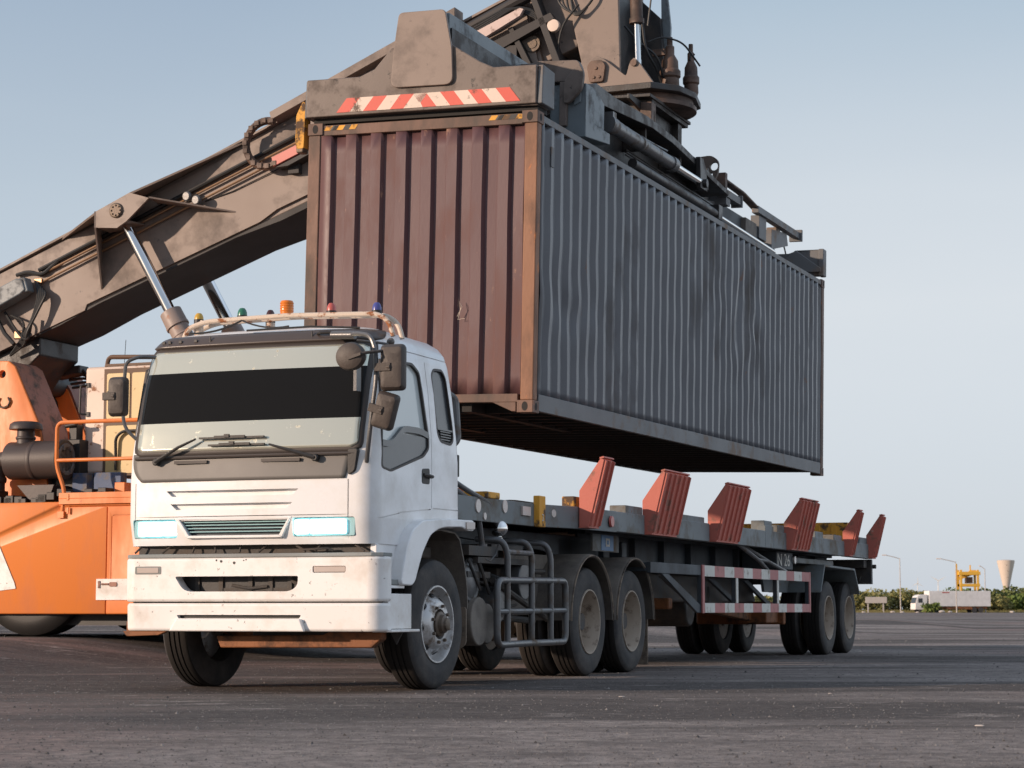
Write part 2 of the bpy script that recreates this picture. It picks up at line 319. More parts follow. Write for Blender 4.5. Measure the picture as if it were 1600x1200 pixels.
xs=[-9000,-2500,-800,-300,-120,-60,-40,-30,-24,-20]+[-17+.5*i for i in range(61)]+[16,20,26,40,70,120,300,800,2500,9000]
ys=[-300,-60,-10,0,4,8,12]+[14+.5*i for i in range(61)]+[50,60,75,90,110,140,170,200,300,450,800,2000,9000]
g=B(); vs=[[g.bm.verts.new((x,y,gz(x,y))) for x in xs] for y in ys]
for j in range(len(ys)-1):
    for i in range(len(xs)-1): g.bm.faces.new((vs[j][i],vs[j][i+1],vs[j+1][i+1],vs[j+1][i]))
tag(g.o('asphalt_yard',asphalt(),ang=180),'worn grey asphalt container yard with dark drag marks','yard',kind='structure')
grassm=paint('dry_grass_field',(.10,.10,.035),(.17,.14,.06),rough=.9,scale=.15,bump=.3,bscale=3)
g=B(); g.mesh([(-6000,470,.03),(6000,430,.03),(6000,8900,.03),(-6000,8900,.03)],[(0,1,2,3)])
tag(g.o('grass_field',grassm),'dry grass field beyond the edge of the yard','field',kind='structure')

def grit(name,mat,n,label,seed,s0,s1):
    rng=random.Random(seed); V=[]; F=[]
    for k in range(n):
        u=rng.random(); y=1/(1/7.5-(1/7.5-1/46)*u); x=rng.uniform(-.30,.30)*y+rng.gauss(0,.15)
        q=rng.uniform(s0,s1)*(.5+.030*y)*(1.9 if rng.random()<.04 else 1); a=rng.uniform(0,6.3); h=q*rng.uniform(.5,1.0); z=gz(x,y)-.001; i=len(V)
        for t in range(4): V.append((x+q*math.cos(a+t*1.57)*rng.uniform(.6,1.2),y+q*math.sin(a+t*1.57)*rng.uniform(.6,1.2),z))
        V.append((x+q*rng.uniform(-.3,.3),y+q*rng.uniform(-.3,.3),z+h))
        for t in range(4): F.append((i+t,i+(t+1)%4,i+4))
    me=bpy.data.meshes.new(name); me.from_pydata(V,[],F); me.materials.append(mat); o=bpy.data.objects.new(name,me); COL.objects.link(o)
    tag(o,label,'grit',kind='stuff')
grit('pale_grit',paint('pale_grit_stone',(.22,.205,.19),(.15,.14,.13),rough=.9,bump=0),9000,'fine pale grit scattered over the asphalt',3,.004,.009)
grit('dark_grit',paint('dark_grit_stone',(.05,.046,.044),(.09,.083,.08),rough=.9,bump=0),9000,'fine dark grit and crumbs of tar scattered over the asphalt',8,.004,.010)

# ---------------------------------------------------------------- wheels
TY=[(.292,-.03),(.305,-.012),(.35,-.002),(.40,0),(.415,-.004),(.45,-.006),(.478,-.016),(.494,-.034),(.503,-.052),(.505,-.085),(.494,-.087),(.494,-.098),(.505,-.1),
    (.505,-.128),(.494,-.13),(.494,-.141),(.505,-.143),(.505,-.171),(.494,-.173),(.494,-.184),(.505,-.186),(.503,-.22),(.494,-.238),(.45,-.264),(.40,-.27),(.305,-.258),(.292,-.24)]
def tyre_mesh():
    b=B(); b.lathe(TY,n=72,closed=True)
    for f in b.bm.faces:
        r=math.hypot(f.calc_center_median().y,f.calc_center_median().z)
        f.material_index=1 if r>.489 else 0
    return b.o('tyre',[M['tyre'],M['tread_t']],ang=40)
def rim_mesh(kind):
    b=B()
    if kind=='steer':
        b.lathe([(.292,-.05),(.303,-.018),(.300,-.004),(.288,-.004),(.280,-.02),(.275,-.075),(.262,-.095),(.245,-.088),(.205,-.03),(.178,.006),(.165,.012),(.118,.012),(.118,-.10),(.292,-.12)],n=56)
        return b.o('rim',M['steel'],ang=40)
    b.lathe([(.292,-.05),(.303,-.016),(.300,-.002),(.290,-.002),(.283,-.016),(.276,-.06),(.268,-.075),(.268,-.165),(.258,-.185),(.20,-.20),(.12,-.20),(.12,-.24),(.292,-.24)],n=56)
    return b.o('rim',M['rim'],ang=40)
VENTS=[]
def hub_mesh(kind):
    VENTS.clear()
    b=B(); k=.012 if kind=='steer' else -.20
    b.lathe([(.10,k-.03),(.098,k+.008),(.09,k+.014),(.075,k+.018),(.068,k+.045),(.05,k+.055),(.045,k+.07),(.03,k+.076),(0,k+.077)],n=32)
    for i in range(8):
        q=2*math.pi*i/8+.2; c=(k,.143*math.cos(q),.143*math.sin(q))
        b.cyl(c,(k+.022,c[1],c[2]),.015,.013,6)
        if kind=='steer':
            q+=.39; r0=.222; a=(-.052+.006,r0*math.cos(q),r0*math.sin(q)); nn=Vector((.55,.83*math.cos(q),.83*math.sin(q))).normalized()
            t=Vector((0,-math.sin(q),math.cos(q))); u=nn.cross(t); b.mi=1
            VENTS.append([Vector(a)+nn*.005+t*math.cos(x)*.03+u*math.sin(x)*.024 for x in [2*math.pi*j/14 for j in range(14)]]); b.mi=0
    return b.o('hub',[M['hub'],M['black']],ang=40)
WP={}
def wheel(parent,x,y,z=.505,side=1,kind='drive',steer=0):
    """x is the outer face of the tyre; side +1 faces the trucks's near side"""
    e=bpy.data.objects.new('wheel',None); COL.objects.link(e); put(e,parent)
    e.location=e.location+Vector((x,y,z)); e.rotation_euler=(random.uniform(0,6),0,0)
    if side<0: e.rotation_euler=(random.uniform(0,6),0,math.pi)
    if steer: e.rotation_euler=(e.rotation_euler[0],0,steer+(math.pi if side<0 else 0))
    for nm,k,mk in (('tyre','t',tyre_mesh),('rim',kind,lambda:rim_mesh(kind)),('hub',kind,lambda:hub_mesh(kind))):
        key=(nm,k)
        if key not in WP: o=mk(); WP[key]=o
        else: o=WP[key].copy(); COL.objects.link(o)
        o.parent=e
    if kind=='steer':
        for v in STEERV or STEERV.extend(VENTS) or STEERV:
            b=B(); b.f(v); b.o('vent_hole',M['black'],None,solid=.004).parent=e
    return e
STEERV=[]

# ---------------------------------------------------------------- tractor truck  (x to the picture's right, y towards its tail, z up)
truck=thing('tractor_truck','white cab tractor truck with lit headlamps and rusty roof rack, pulling a flat trailer','truck',(-1.534,17.15,0),-R(21))
PROF=[(1.10,-1.13,.50,1.045,-.05,.15),(1.30,-1.165,.51,1.055,-.05,.15),(1.60,-1.165,.50,1.055,-.05,.15),(1.78,-1.15,.50,1.055,-.05,.15),(1.95,-1.115,.49,1.05,-.052,.15),
      (2.30,-1.04,.47,1.025,-.058,.16),(2.55,-.975,.45,.995,-.063,.18),(2.64,-.945,.43,.975,-.065,.19),(2.70,-.90,.40,.935,-.065,.2),(2.745,-.82,.34,.87,-.065,.22),(2.775,-.72,.26,.77,-.065,.25),(2.79,-.5,.08,.55,-.065,.25)]
def pz(z):
    for a,b in zip(PROF,PROF[1:]):
        if z<=b[0]:
            t=max(0,(z-a[0])/(b[0]-a[0])); return [lerp(a[i],b[i],t) for i in range(6)]
    return list(PROF[-1])
BOW=.035
def fy(x,z):
    """front skin of the cab"""
    _,yf,yr,W,c,r=pz(z); d=abs(x-c); k=W-r
    if d<=k: return yf-BOW+BOW*(d/k)**2
    d=min(d-k,r*.999); return yf+r-math.sqrt(r*r-d*d)
def sx(z): p=pz(z); return p[4]+p[3]
def sxl(z): p=pz(z); return p[4]-p[3]
def ring(z):
    _,yf,yr,W,c,r=pz(z); k=W-r; P=[]
    for i in range(13):
        x=-k+2*k*i/12; P.append((c+x,yf-BOW+BOW*(x/k)**2,z))
    for i in range(1,9):
        q=math.pi/2*i/8; P.append((c+k+r*math.sin(q),yf+r-r*math.cos(q),z))
    rr=.07
    for i in range(5):
        q=math.pi/2*i/4; P.append((c+W-rr+rr*math.cos(q),yr-rr+rr*math.sin(q),z))
    for i in range(5):
        q=math.pi/2*i/4; P.append((c-W+rr-rr*math.sin(q),yr-rr+rr*math.cos(q),z))
    for i in range(8):
        q=math.pi/2*i/8; P.append((c-k-r*math.cos(q),yf+r-r*math.sin(q),z))
    return P
b=B(); zz=[]
for a,c in zip(PROF,PROF[1:]):
    k=4 if c[0]-a[0]>.14 else 2
    zz+=[lerp(a[0],c[0],i/k) for i in range(k)]
b.rings([ring(z) for z in zz+[2.79]])
cab=b.o('cab',M['white'],truck)
# openings cut in the cab skin
DOORW=[(-1.03,1.66),(-1.01,2.0),(-.93,2.49),(-.32,2.52),(-.20,2.46),(-.125,1.96),(-.13,1.86),(-.24,1.79),(-.86,1.64)]
QUART=[(.03,2.47),(.09,2.52),(.27,2.53),(.33,2.47),(.375,2.07),(.375,1.96),(.31,1.915),(.10,1.93),(.045,1.99)]
c1=B(); c2=B(); c3=B()
def slot(bb,x0,x1,i,z0,z1,dep):
    yy=min(fy(x0,z0),fy(x1,z0),fy((x0+x1)/2,z0))
    bb.prism([(x0+i,z0),(x1-i,z0),(x1,z1),(x0,z1)],'y',yy-.4,max(fy(x0,z0),fy(x1,z0))+dep)
slot(c1,-.72,.405,.05,1.468,1.512,.034); slot(c1,-.68,.355,.05,1.368,1.412,.034)
slot(c1,-.60,.325,.085,1.172,1.284,.06)
for x0,x1 in ((-1.03,-.632),(.352,.853)): c1.prism(rnd([(x0,1.155),(x1,1.155),(x1,1.298),(x0,1.298)],.02),'y',-1.6,fy(x0 if x0<-1 else x1,1.2)+.03)
for sg in (1,-1):
    X0,X1=(.80,1.3) if sg>0 else (-1.4,-.90)
    for P in (DOORW,QUART): c2.prism(rnd(P,.035,3),'x',*((X0+.10,X1) if sg>0 else (X0,X1-.10)))
g=.009
def vgap(bb,sg,pts,dp=.012):
    """narrow seam down the cab side through (y,z) points"""
    for (y0,z0),(y1,z1) in zip(pts,pts[1:]):
        a,d=((sx(z0),sx(z1)) if sg>0 else (sxl(z0),sxl(z1)))
        dz=Vector((y1-y0,z1-z0)).normalized()*g/2; nx=(-dz.y,dz.x)
        o=.05*sg; i_=-dp*sg
        v=[]
        for X,yy,z_ in ((a,y0,z0),(d,y1,z1)):
            for q in (o,i_):
                for s_ in (1,-1): v.append((X+q,yy+nx[0]*s_,z_+nx[1]*s_))
        bb.mesh(v,[(0,1,3,2),(4,6,7,5),(0,4,5,1),(2,3,7,6),(0,2,6,4),(1,5,7,3)])
for sg in (1,-1):
    vgap(c3,sg,[(-1.105+.012,1.11),(-1.105+.012,1.60)]); 
    vgap(c3,sg,[(-.085,1.40),(-.085,1.95)]); vgap(c3,sg,[(-.08,1.955),(-.075,2.55)])
    vgap(c3,sg,[(-1.085,1.285),(-.70,1.34)]); vgap(c3,sg,[(-.69,1.345),(-.10,1.392)]); vgap(c3,sg,[(-.06,1.40),(.46,1.405)])
    vgap(c3,sg,[(-.85,2.598),(.43,2.60)])
for x in (-1.0,.80): c3.box(x-g/2,x+g/2,-1.6,fy(x,1.2)+.012,1.115,1.575)
c3.box(-.99,.79,-1.6,-1.165+.006,1.312,1.318)
c4=B()
for sg in (1,-1): c4.prism([(-.575,1.0),(-.575,1.06),(-.43,1.12),(-.27,1.20),(-.10,1.25),(.40,1.262),(.7,1.262),(.7,1.0)],'x',*((.66,1.3) if sg>0 else (-1.4,-.76)))
cut(cab,c1,c2,c3,c4)
def patch(name,x0,x1,z0,z1,off,mat,parent,nx=28,nz=8,rc=.05,bow=0,th=.006,shape=None):
    """skin following the front of the cab between x0..x1, z0..z1 with rounded corners"""
    b=B(); V=[]
    for j in range(nz+1):
        z=lerp(z0,z1,j/nz); dz=min(z-z0,z1-z); ins=0 if (dz>=rc or rc==0) else rc-math.sqrt(max(0,rc*rc-(rc-dz)**2))
        a,c=x0+ins,x1-ins
        if shape: a,c=shape(j/nz,x0,x1)
        V.append([b.bm.verts.new((x,fy(x,z)-off,z)) for x in [lerp(a,c,i/nx) for i in range(nx+1)]])
    for j in range(nz):
        for i in range(nx): b.bm.faces.new((V[j][i],V[j][i+1],V[j+1][i+1],V[j+1][i]))
    return b.o(name,mat,parent,solid=th,ang=60)
seal=patch('windscreen_seal',-1.03,.905,1.775,2.635,.008,M['seal'],truck,40,24,.07,th=.016)
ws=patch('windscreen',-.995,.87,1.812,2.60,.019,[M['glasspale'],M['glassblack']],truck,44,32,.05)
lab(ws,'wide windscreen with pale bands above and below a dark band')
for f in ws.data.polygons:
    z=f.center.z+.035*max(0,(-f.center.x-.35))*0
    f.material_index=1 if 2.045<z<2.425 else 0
patch('cowl_panel',-1.04,.80,1.582,1.80,.006,M['greyband'],truck,40,8,0,shape=lambda t,a,c:(a+.10*(1-t)**3+.0,c-.02*(1-t)+(.03*t)),th=.006)
b=B(); b.tube([(x,fy(x,1.765)-.022,1.765) for x in [lerp(-1.0,.86,i/20) for i in range(21)]],.014,8)
for xa,xb in ((-.64,-.36),(.10,.42)): b.box(xa,xb,fy(0,1.72)-.022,fy(0,1.72)+.0,1.715,1.738)
b.o('cowl_trim',M['seal'],truck)
# pillar foot on the near side
b=B(); b.tube(bend([(.86,fy(.86,2.56)-.03,2.56),(.865,fy(.86,2.1)-.03,2.1),(.845,fy(.84,1.80)-.035,1.80),(.80,fy(.8,1.66)-.03,1.64)],.1),[.016]*2+[.018]*6+[.02]*6,10) if False else None
b.bm.free()
b=B(); b.prism(rnd([(.80,1.60),(.86,1.63),(.885,1.80),(.80,1.80)],.025),'y',fy(.85,1.7)-.03,fy(.85,1.7)+.02); b.o('pillar_foot',M['black'],truck,bev=.01)
# dark visor strip over the windscreen
vis=patch('sun_visor',-1.02,.90,2.632,2.715,.020,M['visor'],truck,40,6,.03,th=.03)
for x in (-.47,.40):
    b=B(); b.box(x-.003,x+.003,fy(x,2.67)-.042,fy(x,2.67)-.03,2.64,2.71); b.o('visor_seam',M['black'],vis)
b=B(); x0,x1=.44,.62; b.tube(bend([(x0,fy(x0,2.68)-.03,2.69),(x0+.03,fy(x0,2.68)-.07,2.695),(x1-.03,fy(x1,2.68)-.07,2.695),(x1,fy(x1,2.68)-.03,2.69)],.02),.011,8); b.o('grab_handle',M['black'],vis)
for x in (-.90,-.84,-.74,-.60):
    b=B(); b.box(x-.012,x+.012,fy(x,2.67)-.045,fy(x,2.67)-.03,2.672,2.692); b.o('visor_clip',M['black'],vis)
# headlamps
for x0,x1 in ((-1.03,-.632),(.352,.853)):
    far=x0<0
    yo=lambda x: fy(x,1.22)
    b=B(); b.prism(rnd([(x0+.004,1.158),(x1-.004,1.158),(x1-.004,1.294),(x0+.004,1.294)],.018),'y',max(yo(x0),yo(x1))-.0,max(yo(x0),yo(x1))+.026); 
    hl=b.o('headlamp',M['lampglass'],truck,bev=.004)
    xi=x1 if far else x0; s_=1 if not far else -1
    big=(x0+.14,x1-.07) if not far else (x0+.06,x1-.14)
    small=(x0+.015,x0+.125) if not far else (x1-.125,x1-.015)
    for k,(u,v) in enumerate((big,small)):
        b=B(); yb=min(yo(u),yo(v)); b.prism(rnd([(u,1.172),(v,1.172),(v,1.282),(u,1.282)],.014),'y',yb-.004,max(yo(u),yo(v))+.03); b.o('lamp_lens',M['lamp'],hl,bev=.004)
        m_=(u+v)/2; b=B(); kx=(v-u)/.11; b.lathe([(0,0),(.02,.002),(.036,.008),(.040,.016)],(0,0,0),(0,1,0),24)
        for v_ in b.bm.verts: v_.co=Vector((m_+v_.co.x*kx*.95,yb-.012+v_.co.y,1.225+v_.co.z*.95))
        b.o('bulb_reflector',M['lampcore'],hl)
# grille
b=B(); gy=fy(0,1.22)
b.box(-.58,.31,gy+.045,gy+.055,1.165,1.29); gr=b.o('grille',M['dark'],truck)
b=B()
for z in (1.20,1.225,1.25,1.272): b.box(-.585+(1.284-z)*.7,.31-(1.284-z)*.7,gy+.012,gy+.04,z-.004,z+.004)
b.o('grille_slats',M['lampglass'],gr,bev=.002)  # slats coloured teal to stand for the headlamps' glow
b=B()
for P in ([(-.63,1.29),(.352,1.29),(.352,1.308),(-.63,1.308)],): b.prism(P,'y',gy-.012,gy+.03)
b.prism([(-.625,1.30),(-.60,1.30),(-.505,1.165),(-.535,1.155)],'y',gy-.014,gy+.03); b.prism([(.345,1.30),(.325,1.30),(.245,1.165),(.275,1.155)],'y',gy-.014,gy+.03)
b.prism([(-.535,1.150),(.275,1.150),(.25,1.172),(-.51,1.172)],'y',gy-.016,gy+.03)
b.o('grille_frame',M['white'],gr,bev=.006)
# dark gap below the panel with engine clutter
b=B(); b.box(-1.02,.93,-1.06,-.96,.99,1.13); 
for i in range(9):
    x=-.95+.22*i+random.uniform(-.05,.05); b.tube([(x,-1.10,1.10),(x+random.uniform(-.08,.1),-1.12,1.045)],.008,6)
b.tube([(.36,-1.12,1.09),(.42,-1.13,1.06),(.62,-1.13,1.07),(.66,-1.12,1.05)],.009,6)
b.o('front_crossmember',M['chassis'],truck)
# bumper
def edge_strip(b,half,z,up,yo,rad=.022):
    pts=[(-half,-1.03,1,0)]+[(-half+.12-.12*math.sin(t),-1.08-.12*math.cos(t),math.sin(t),math.cos(t)) for t in [math.pi/2*(1-i/10) for i in range(11)]]
    pts+=[(half-.12+.12*math.sin(t),-1.08-.12*math.cos(t),-math.sin(t),math.cos(t)) for t in [math.pi/2*i/10 for i in range(11)]]+[(half,-1.03,-1,0)]
    rs=[]
    for x,y,nx,ny in pts:
        pr=[(rad*(1-math.cos(q)),rad*math.sin(q)) for q in [math.pi/2*i/4 for i in range(5)]]+[(.05,rad),(.05,0)]
        rs.append([(x+nx*d,y+yo+ny*d,z+up*h) for d,h in pr])
    b.rings(rs)
def bsec(x,half=1.09,r=.12):
    d=abs(x)-(half-r)
    return -1.2 if d<=0 else -1.2+r-math.sqrt(max(0,r*r-min(d,r*.9995)**2))
def bumper_part(name,z0,z1,holes,mat,half=1.09,lean=0,yo=0,dep=.10):
    """bumper with real openings; flat middle, rounded ends that turn back"""
    b=B(); bm=b.bm; fl=.95; ed=[]
    def loop(pts):
        vs=[bm.verts.new((p[0],0,p[1])) for p in pts]
        return [bm.edges.new((vs[i],vs[(i+1)%len(vs)])) for i in range(len(vs))]
    ed+=loop([(-fl,z0),(fl,z0),(fl,z1),(-fl,z1)])
    for h in holes: ed+=loop(h)
    bmesh.ops.triangle_fill(bm,edges=ed,use_beauty=True)
    q=bmesh.ops.extrude_face_region(bm,geom=bm.faces[:])
    for v in [v for v in q['geom'] if isinstance(v,bmesh.types.BMVert)]: v.co.y+=dep
    for v in bm.verts: v.co.y+=-1.2+yo+lean*(v.co.z-z1)
    for sg in (1,-1):
        out=[]; 
        pts=[(fl,-1.2)]+[(half-.12+.12*math.sin(t),-1.08-.12*math.cos(t)) for t in [math.pi/2*i/14 for i in range(15)]]+[(half,-1.03)]
        pts=[(x,y+yo) for x,y in pts]
        inn=[(x-.03 if y>-1.05+yo else x-.015,y+.03) for x,y in pts]; inn[-1]=(half-.03,pts[-1][1]); inn[0]=(fl,pts[0][1]+dep)
        rr=[]
        for (x,y),(xi,yi) in zip(pts,inn): rr.append([(sg*x,y+lean*(z0-z1),z0),(sg*x,y,z1),(sg*xi,yi,z1),(sg*xi,yi,z0)])
        b.rings(rr)
    ob=b.o(name,mat,truck,flat=True)
    b=B(); edge_strip(b,half,z1,1,yo); edge_strip(b,half,z0,-1,yo-lean*(z1-z0)*(-1)*(-1)); b.o('rounded_edge',mat,ob,ang=30); return ob
fogs=[rnd([(-.975,.888),(-.755,.888),(-.755,.937),(-.975,.937)],.012,2),rnd([(.53,.888),(.80,.888),(.80,.937),(.53,.937)],.012,2)]
hole=rnd([(-.545,.752),(.345,.752),(.41,.792),(.412,.866),(-.625,.866)],[.06,.06,.04,.015,.02],4)
bump=bumper_part('bumper',.698,.985,[hole]+fogs[1:],M['bumper'])
lab(bump,'white front bumper with scuffs and a dark central opening')
for i,(x0,x1) in enumerate(((-.955,-.755),(.53,.80))):
    b=B(); yb=-1.195 if i else -1.207
    b.prism(rnd([(x0+.006,.892),(x1-.006,.892),(x1-.006,.934),(x0+.006,.934)],.01),'y',yb,-1.15); fg=b.o('fog_lamp',M['clear'],truck,bev=.004)
    if not i:
        b=B(); b.prism(rnd([(x0-.012,.883),(x1+.012,.883),(x1+.012,.943),(x0-.012,.943)],.012),'y',yb+.004,-1.16); b.o('lamp_bezel',M['tread'],fg)
val=bumper_part('lower_valance',.478,.645,[rnd([(-.595,.552),(.42,.552),(.435,.578),(-.608,.578)],.008,2)],M['bumper'],half=1.085,lean=-.05,yo=.006)
b=B(); b.box(-.60,.43,-1.15,-1.14,.50,.63); b.box(-1.04,1.04,-1.10,-1.07,.60,.74); b.o('valance_backing',M['black'],val)
b=B()
b.prism([(-.66,.455),(.48,.455),(.44,.55),(-.60,.55)],'y',-1.225,-1.185); b.o('valance_lip',M['bumper'],val,bev=.012)
b=B(); b.rings([[(x,bsec(x)-.002,1.006),(x,bsec(x)+.16,1.006),(x,bsec(x)+.16,1.034),(x,bsec(x)+.006,1.034)] for x in [lerp(-1.075,1.075,i/30) for i in range(31)]]); b.o('bumper_tread',M['tread'],truck,bev=.005)
b=B(); b.box(-.62,.42,-1.06,-1.05,.72,.90); 
b.mi=1
for x in (-.50,-.30,-.05,.12,.28): b.box(x-.018,x+.018,-1.075,-1.062,.74,.88)
b.tube([(-.2,-1.08,.80),(-.05,-1.085,.775),(.1,-1.08,.79)],.012,8); b.tube([(.30,-1.085,.83),(.38,-1.08,.80)],.014,8); b.box(-.3,.3,-1.07,-1.062,.755,.78)
b.o('radiator_brackets',[M['black'],M['chassis']],truck)
b=B()
for x,z,r in ((-.27,.985,.007),(-.23,.977,.010),(-.12,.965,.011),(-.04,.983,.005),(-.02,.988,.005)):
    b=B(); b.cyl((x,-1.202,z),(x,-1.196,z),r,r,10); b.o('bolt_hole',M['black'],bump)
# bent end bracket at the far corner, underrun beam, near step
b=B(); b.prism([(-1.09,.455),(-1.05,.415),(-.78,.425),(-.70,.455)],'y',-1.17,-1.12); b.box(-1.085,-1.03,-1.12,-1.0,.45,.53); b.o('bent_bracket',M['axle'],truck,bev=.006)
b=B(); b.prism([(-.40,.42),(-.36,.33),(.90,.335),(.98,.40),(.98,.46),(.55,.455),(.5,.43)],'y',-.96,-.86); b.o('front_underrun_beam',M['axle'],truck,bev=.012)
b=B(); b.box(.985,1.065,-1.025,-.60,.475,.735); b.box(.955,1.115,-1.075,-.555,.452,.472); st=b.o('entry_step',M['bumper'],truck,bev=.006)
b=B(); b.prism([(.98,.45),(1.08,.45),(1.03,.36)],'y',-.80,-.785); b.o('step_bracket',M['chassis'],st)
b=B(); b.box(.93,.985,-1.06,-.60,.80,1.105); b.o('step_well_panel',M['white'],truck,bev=.01)
b=B(); b.box(.95,1.055,-1.03,-.70,.80,.84); b.mi=1; b.box(.95,1.05,-1.03,-.70,.775,.798); b.o('step_tread',[M['tread'],M['white']],truck,bev=.004)
# wheel-arch flare
out=[(-.84,.80),(-.79,.94),(-.72,1.10),(-.62,1.22),(-.43,1.295),(.0,1.325),(.61,1.335),(.62,1.245)]
inn=[(.46,1.243),(.36,1.268),(.0,1.255),(-.15,1.23),(-.29,1.18),(-.43,1.05),(-.53,.90),(-.57,.83),(-.63,.795)]
for sg in (1,-1):
    b=B(); b.prism(rnd(out+inn,.05,4),'x',*((.93,1.085) if sg>0 else (-1.17,-1.0))); fl=b.o('arch_flare',M['white'],truck,bev=.012,seg=3)
    if sg>0:
        b=B(); b.prism(rnd([(.42,1.255),(.60,1.26),(.60,1.318),(.42,1.313)],.01),'x',1.08,1.096); b.o('side_marker_lamp',M['clear'],fl,bev=.004)
    # liner behind the wheel and its mud flap
    X0,X1=(.70,1.0) if sg>0 else (-1.0,-.70)
    b=B(); pts=[(-.50,.95),(-.38,1.12),(-.15,1.215),(.12,1.235),(.40,1.22),(.50,1.17),(.60,.98),(.66,.78),(.67,.62)]
    b.rings([[(X0,y,z),(X1,y,z),(X1,y+.012,z+.012),(X0,y+.012,z+.012)] for y,z in pts]); b.box(X0-.02,X0,-.5,.68,.60,1.20); ln=b.o('arch_liner',M['mud'],truck)
    b=B(); b.prism(rnd([(X0,.64),(X1+.0,.64),(X1,.34),(X1-.05,.30),(X0,.32)],.03),'y',.64,.652); b.o('mud_flap',M['flap'],truck)
# windows of the sides
def pane(name,P,mat,dx,sg=1,parent=truck,r=.03):
    b=B(); q=rnd(P,r,3); f=lambda z:(sx(z)+dx if sg>0 else sxl(z)-dx)
    b.mesh([(f(z),y,z) for y,z in q]+[(f(z)-.006*sg,y,z) for y,z in q],[tuple(range(len(q))),tuple(range(2*len(q)-1,len(q)-1,-1))]+[(i,(i+1)%len(q),len(q)+(i+1)%len(q),len(q)+i) for i in range(len(q))])
    return b.o(name,mat,parent)
def band(b,P,w,f,dx,sg,closed=True):
    n=len(P)
    q=[Vector(p) for p in P]; c=Vector((sum(p[0] for p in P)/n,sum(p[1] for p in P)/n))
    rs=[]
    for p in q:
        d=(c-p).normalized()*w; i=p+d
        rs.append([(f(p.y)+dx*sg,p.x,p.y),(f(i.y)+dx*sg,i.x,i.y),(f(i.y)-.02*sg,i.x,i.y),(f(p.y)-.02*sg,p.x,p.y)])
    b.rings(rs+[rs[0]] if closed else rs,cap=not closed)
for sg in (1,-1):
    f=sx if sg>0 else sxl
    up=pane('door_window',DOORW,M['sideglass'],-.022,sg)
    b=B(); band(b,rnd(DOORW,.035,3),.022,f,.002,sg); b.o('window_trim',M['seal'],up)
    low=pane('lower_door_pane',[(-1.015,1.67),(-1.01,1.835),(-.83,1.835),(-.70,1.905),(-.60,1.945),(-.14,1.95),(-.145,1.87),(-.25,1.80),(-.86,1.655)],M['darkglass'],-.010,sg,r=.02)
    b=B(); L_=[(-1.01,1.85),(-.84,1.85),(-.72,1.92),(-.60,1.985),(-.30,1.99),(-.14,1.965)]
    b.rings([[(f(z)+.004*sg,y,z+.024),(f(z)+.004*sg,y,z-.024),(f(z)-.02*sg,y,z-.024),(f(z)-.02*sg,y,z+.024)] for y,z in bend(L_,.08)]); b.o('pane_rail',M['darkglass'],low)
    qw=pane('quarter_window',[(y,max(z,2.045)) for y,z in QUART],M['darkglass'],-.016,sg,r=.01)
    b=B(); band(b,rnd(QUART,.035,3),.02,f,.003,sg); b.o('window_trim',M['seal'],qw)
    b=B(); b.rings([[(f(z)-.03*sg,y0,z),(f(z)-.03*sg,y1,z),(f(z)-.036*sg,y1,z),(f(z)-.036*sg,y0,z)] for z,y0,y1 in ((1.92,.06,.36),(2.03,.04,.37))]); vent=b.o('side_vent',M['black'],truck)
    b=B()
    for k in range(5):
        z=1.938+.021*k; X=f(z); b.box(min(X-.03*sg,X-.006*sg),max(X-.03*sg,X-.006*sg),.13,.365,z-.005,z+.004)
    b.box(min(f(2.035)-.03*sg,f(2.035)+.002*sg),max(f(2.035)-.03*sg,f(2.035)+.002*sg),.04,.37,2.03,2.042); b.o('vent_slats',M['darkglass'],vent)
    X=f(1.64)
    b=B(); b.prism(rnd([(-.28,1.585),(-.13,1.585),(-.13,1.71),(-.28,1.70)],.025),'x',min(X+.004*sg,X-.02*sg),max(X+.004*sg,X-.02*sg)); dh=b.o('door_handle',M['black'],truck,bev=.004)
    b=B(); b.tube([(X+.002*sg,-.25,1.655),(X+.026*sg,-.20,1.65),(X+.026*sg,-.13,1.645),(X+.004*sg,-.11,1.645)],.014,8); b.o('handle_grip',M['seal'],dh)
b=B(); b.tube(bend([(.90,.47,2.36),(.95,.53,2.32),(.97,.535,1.98),(.93,.49,1.93)],.05),.028,10); b.o('air_intake_pipe',M['tube'],truck)
b=B(); b.box(.93,.99,.485,.525,1.68,1.86); b.o('cab_latch',M['black'],truck,bev=.01)
# wipers
for P,blade in (([(-.80,1.735),(-.45,1.90)],[(-.43,1.915),(.12,1.898)]),([(.55,1.735),(.18,1.843)],[(-.345,1.838),(.13,1.862)])):
    yy=lambda x,z: fy(x,z)-.05
    b=B(); b.tube([(P[0][0],yy(*P[0]),P[0][1]),(lerp(P[0][0],P[1][0],.6),yy(*P[0])-.03,lerp(P[0][1],P[1][1],.62)),(P[1][0],yy(*P[1])-.02,P[1][1])],[.018,.012,.008],8)
    b.lathe([(.028,0),(.028,.03),(.02,.04),(0,.04)],(P[0][0],yy(*P[0])+.03,P[0][1]),(0,-1,0),14); wp=b.o('wiper',M['black'],truck)
    b=B(); b.box(min(blade[0][0],blade[1][0]),max(blade[0][0],blade[1][0]),0,.02,-.008,.006)
    mid=((blade[0][0]+blade[1][0])/2,(blade[0][1]+blade[1][1])/2); b.box(mid[0]-.14,mid[0]+.12,-.012,.0,-.006,.014); b.box(mid[0]-.05,mid[0]-.01,-.02,.0,.0,.024)
    o=b.o('wiper_blade',M['black'],wp); o.location=o.location+Vector((0,yy(*mid)-.004,mid[1]))-Vector((0,0,0)); o.rotation_euler=(0,0,0)
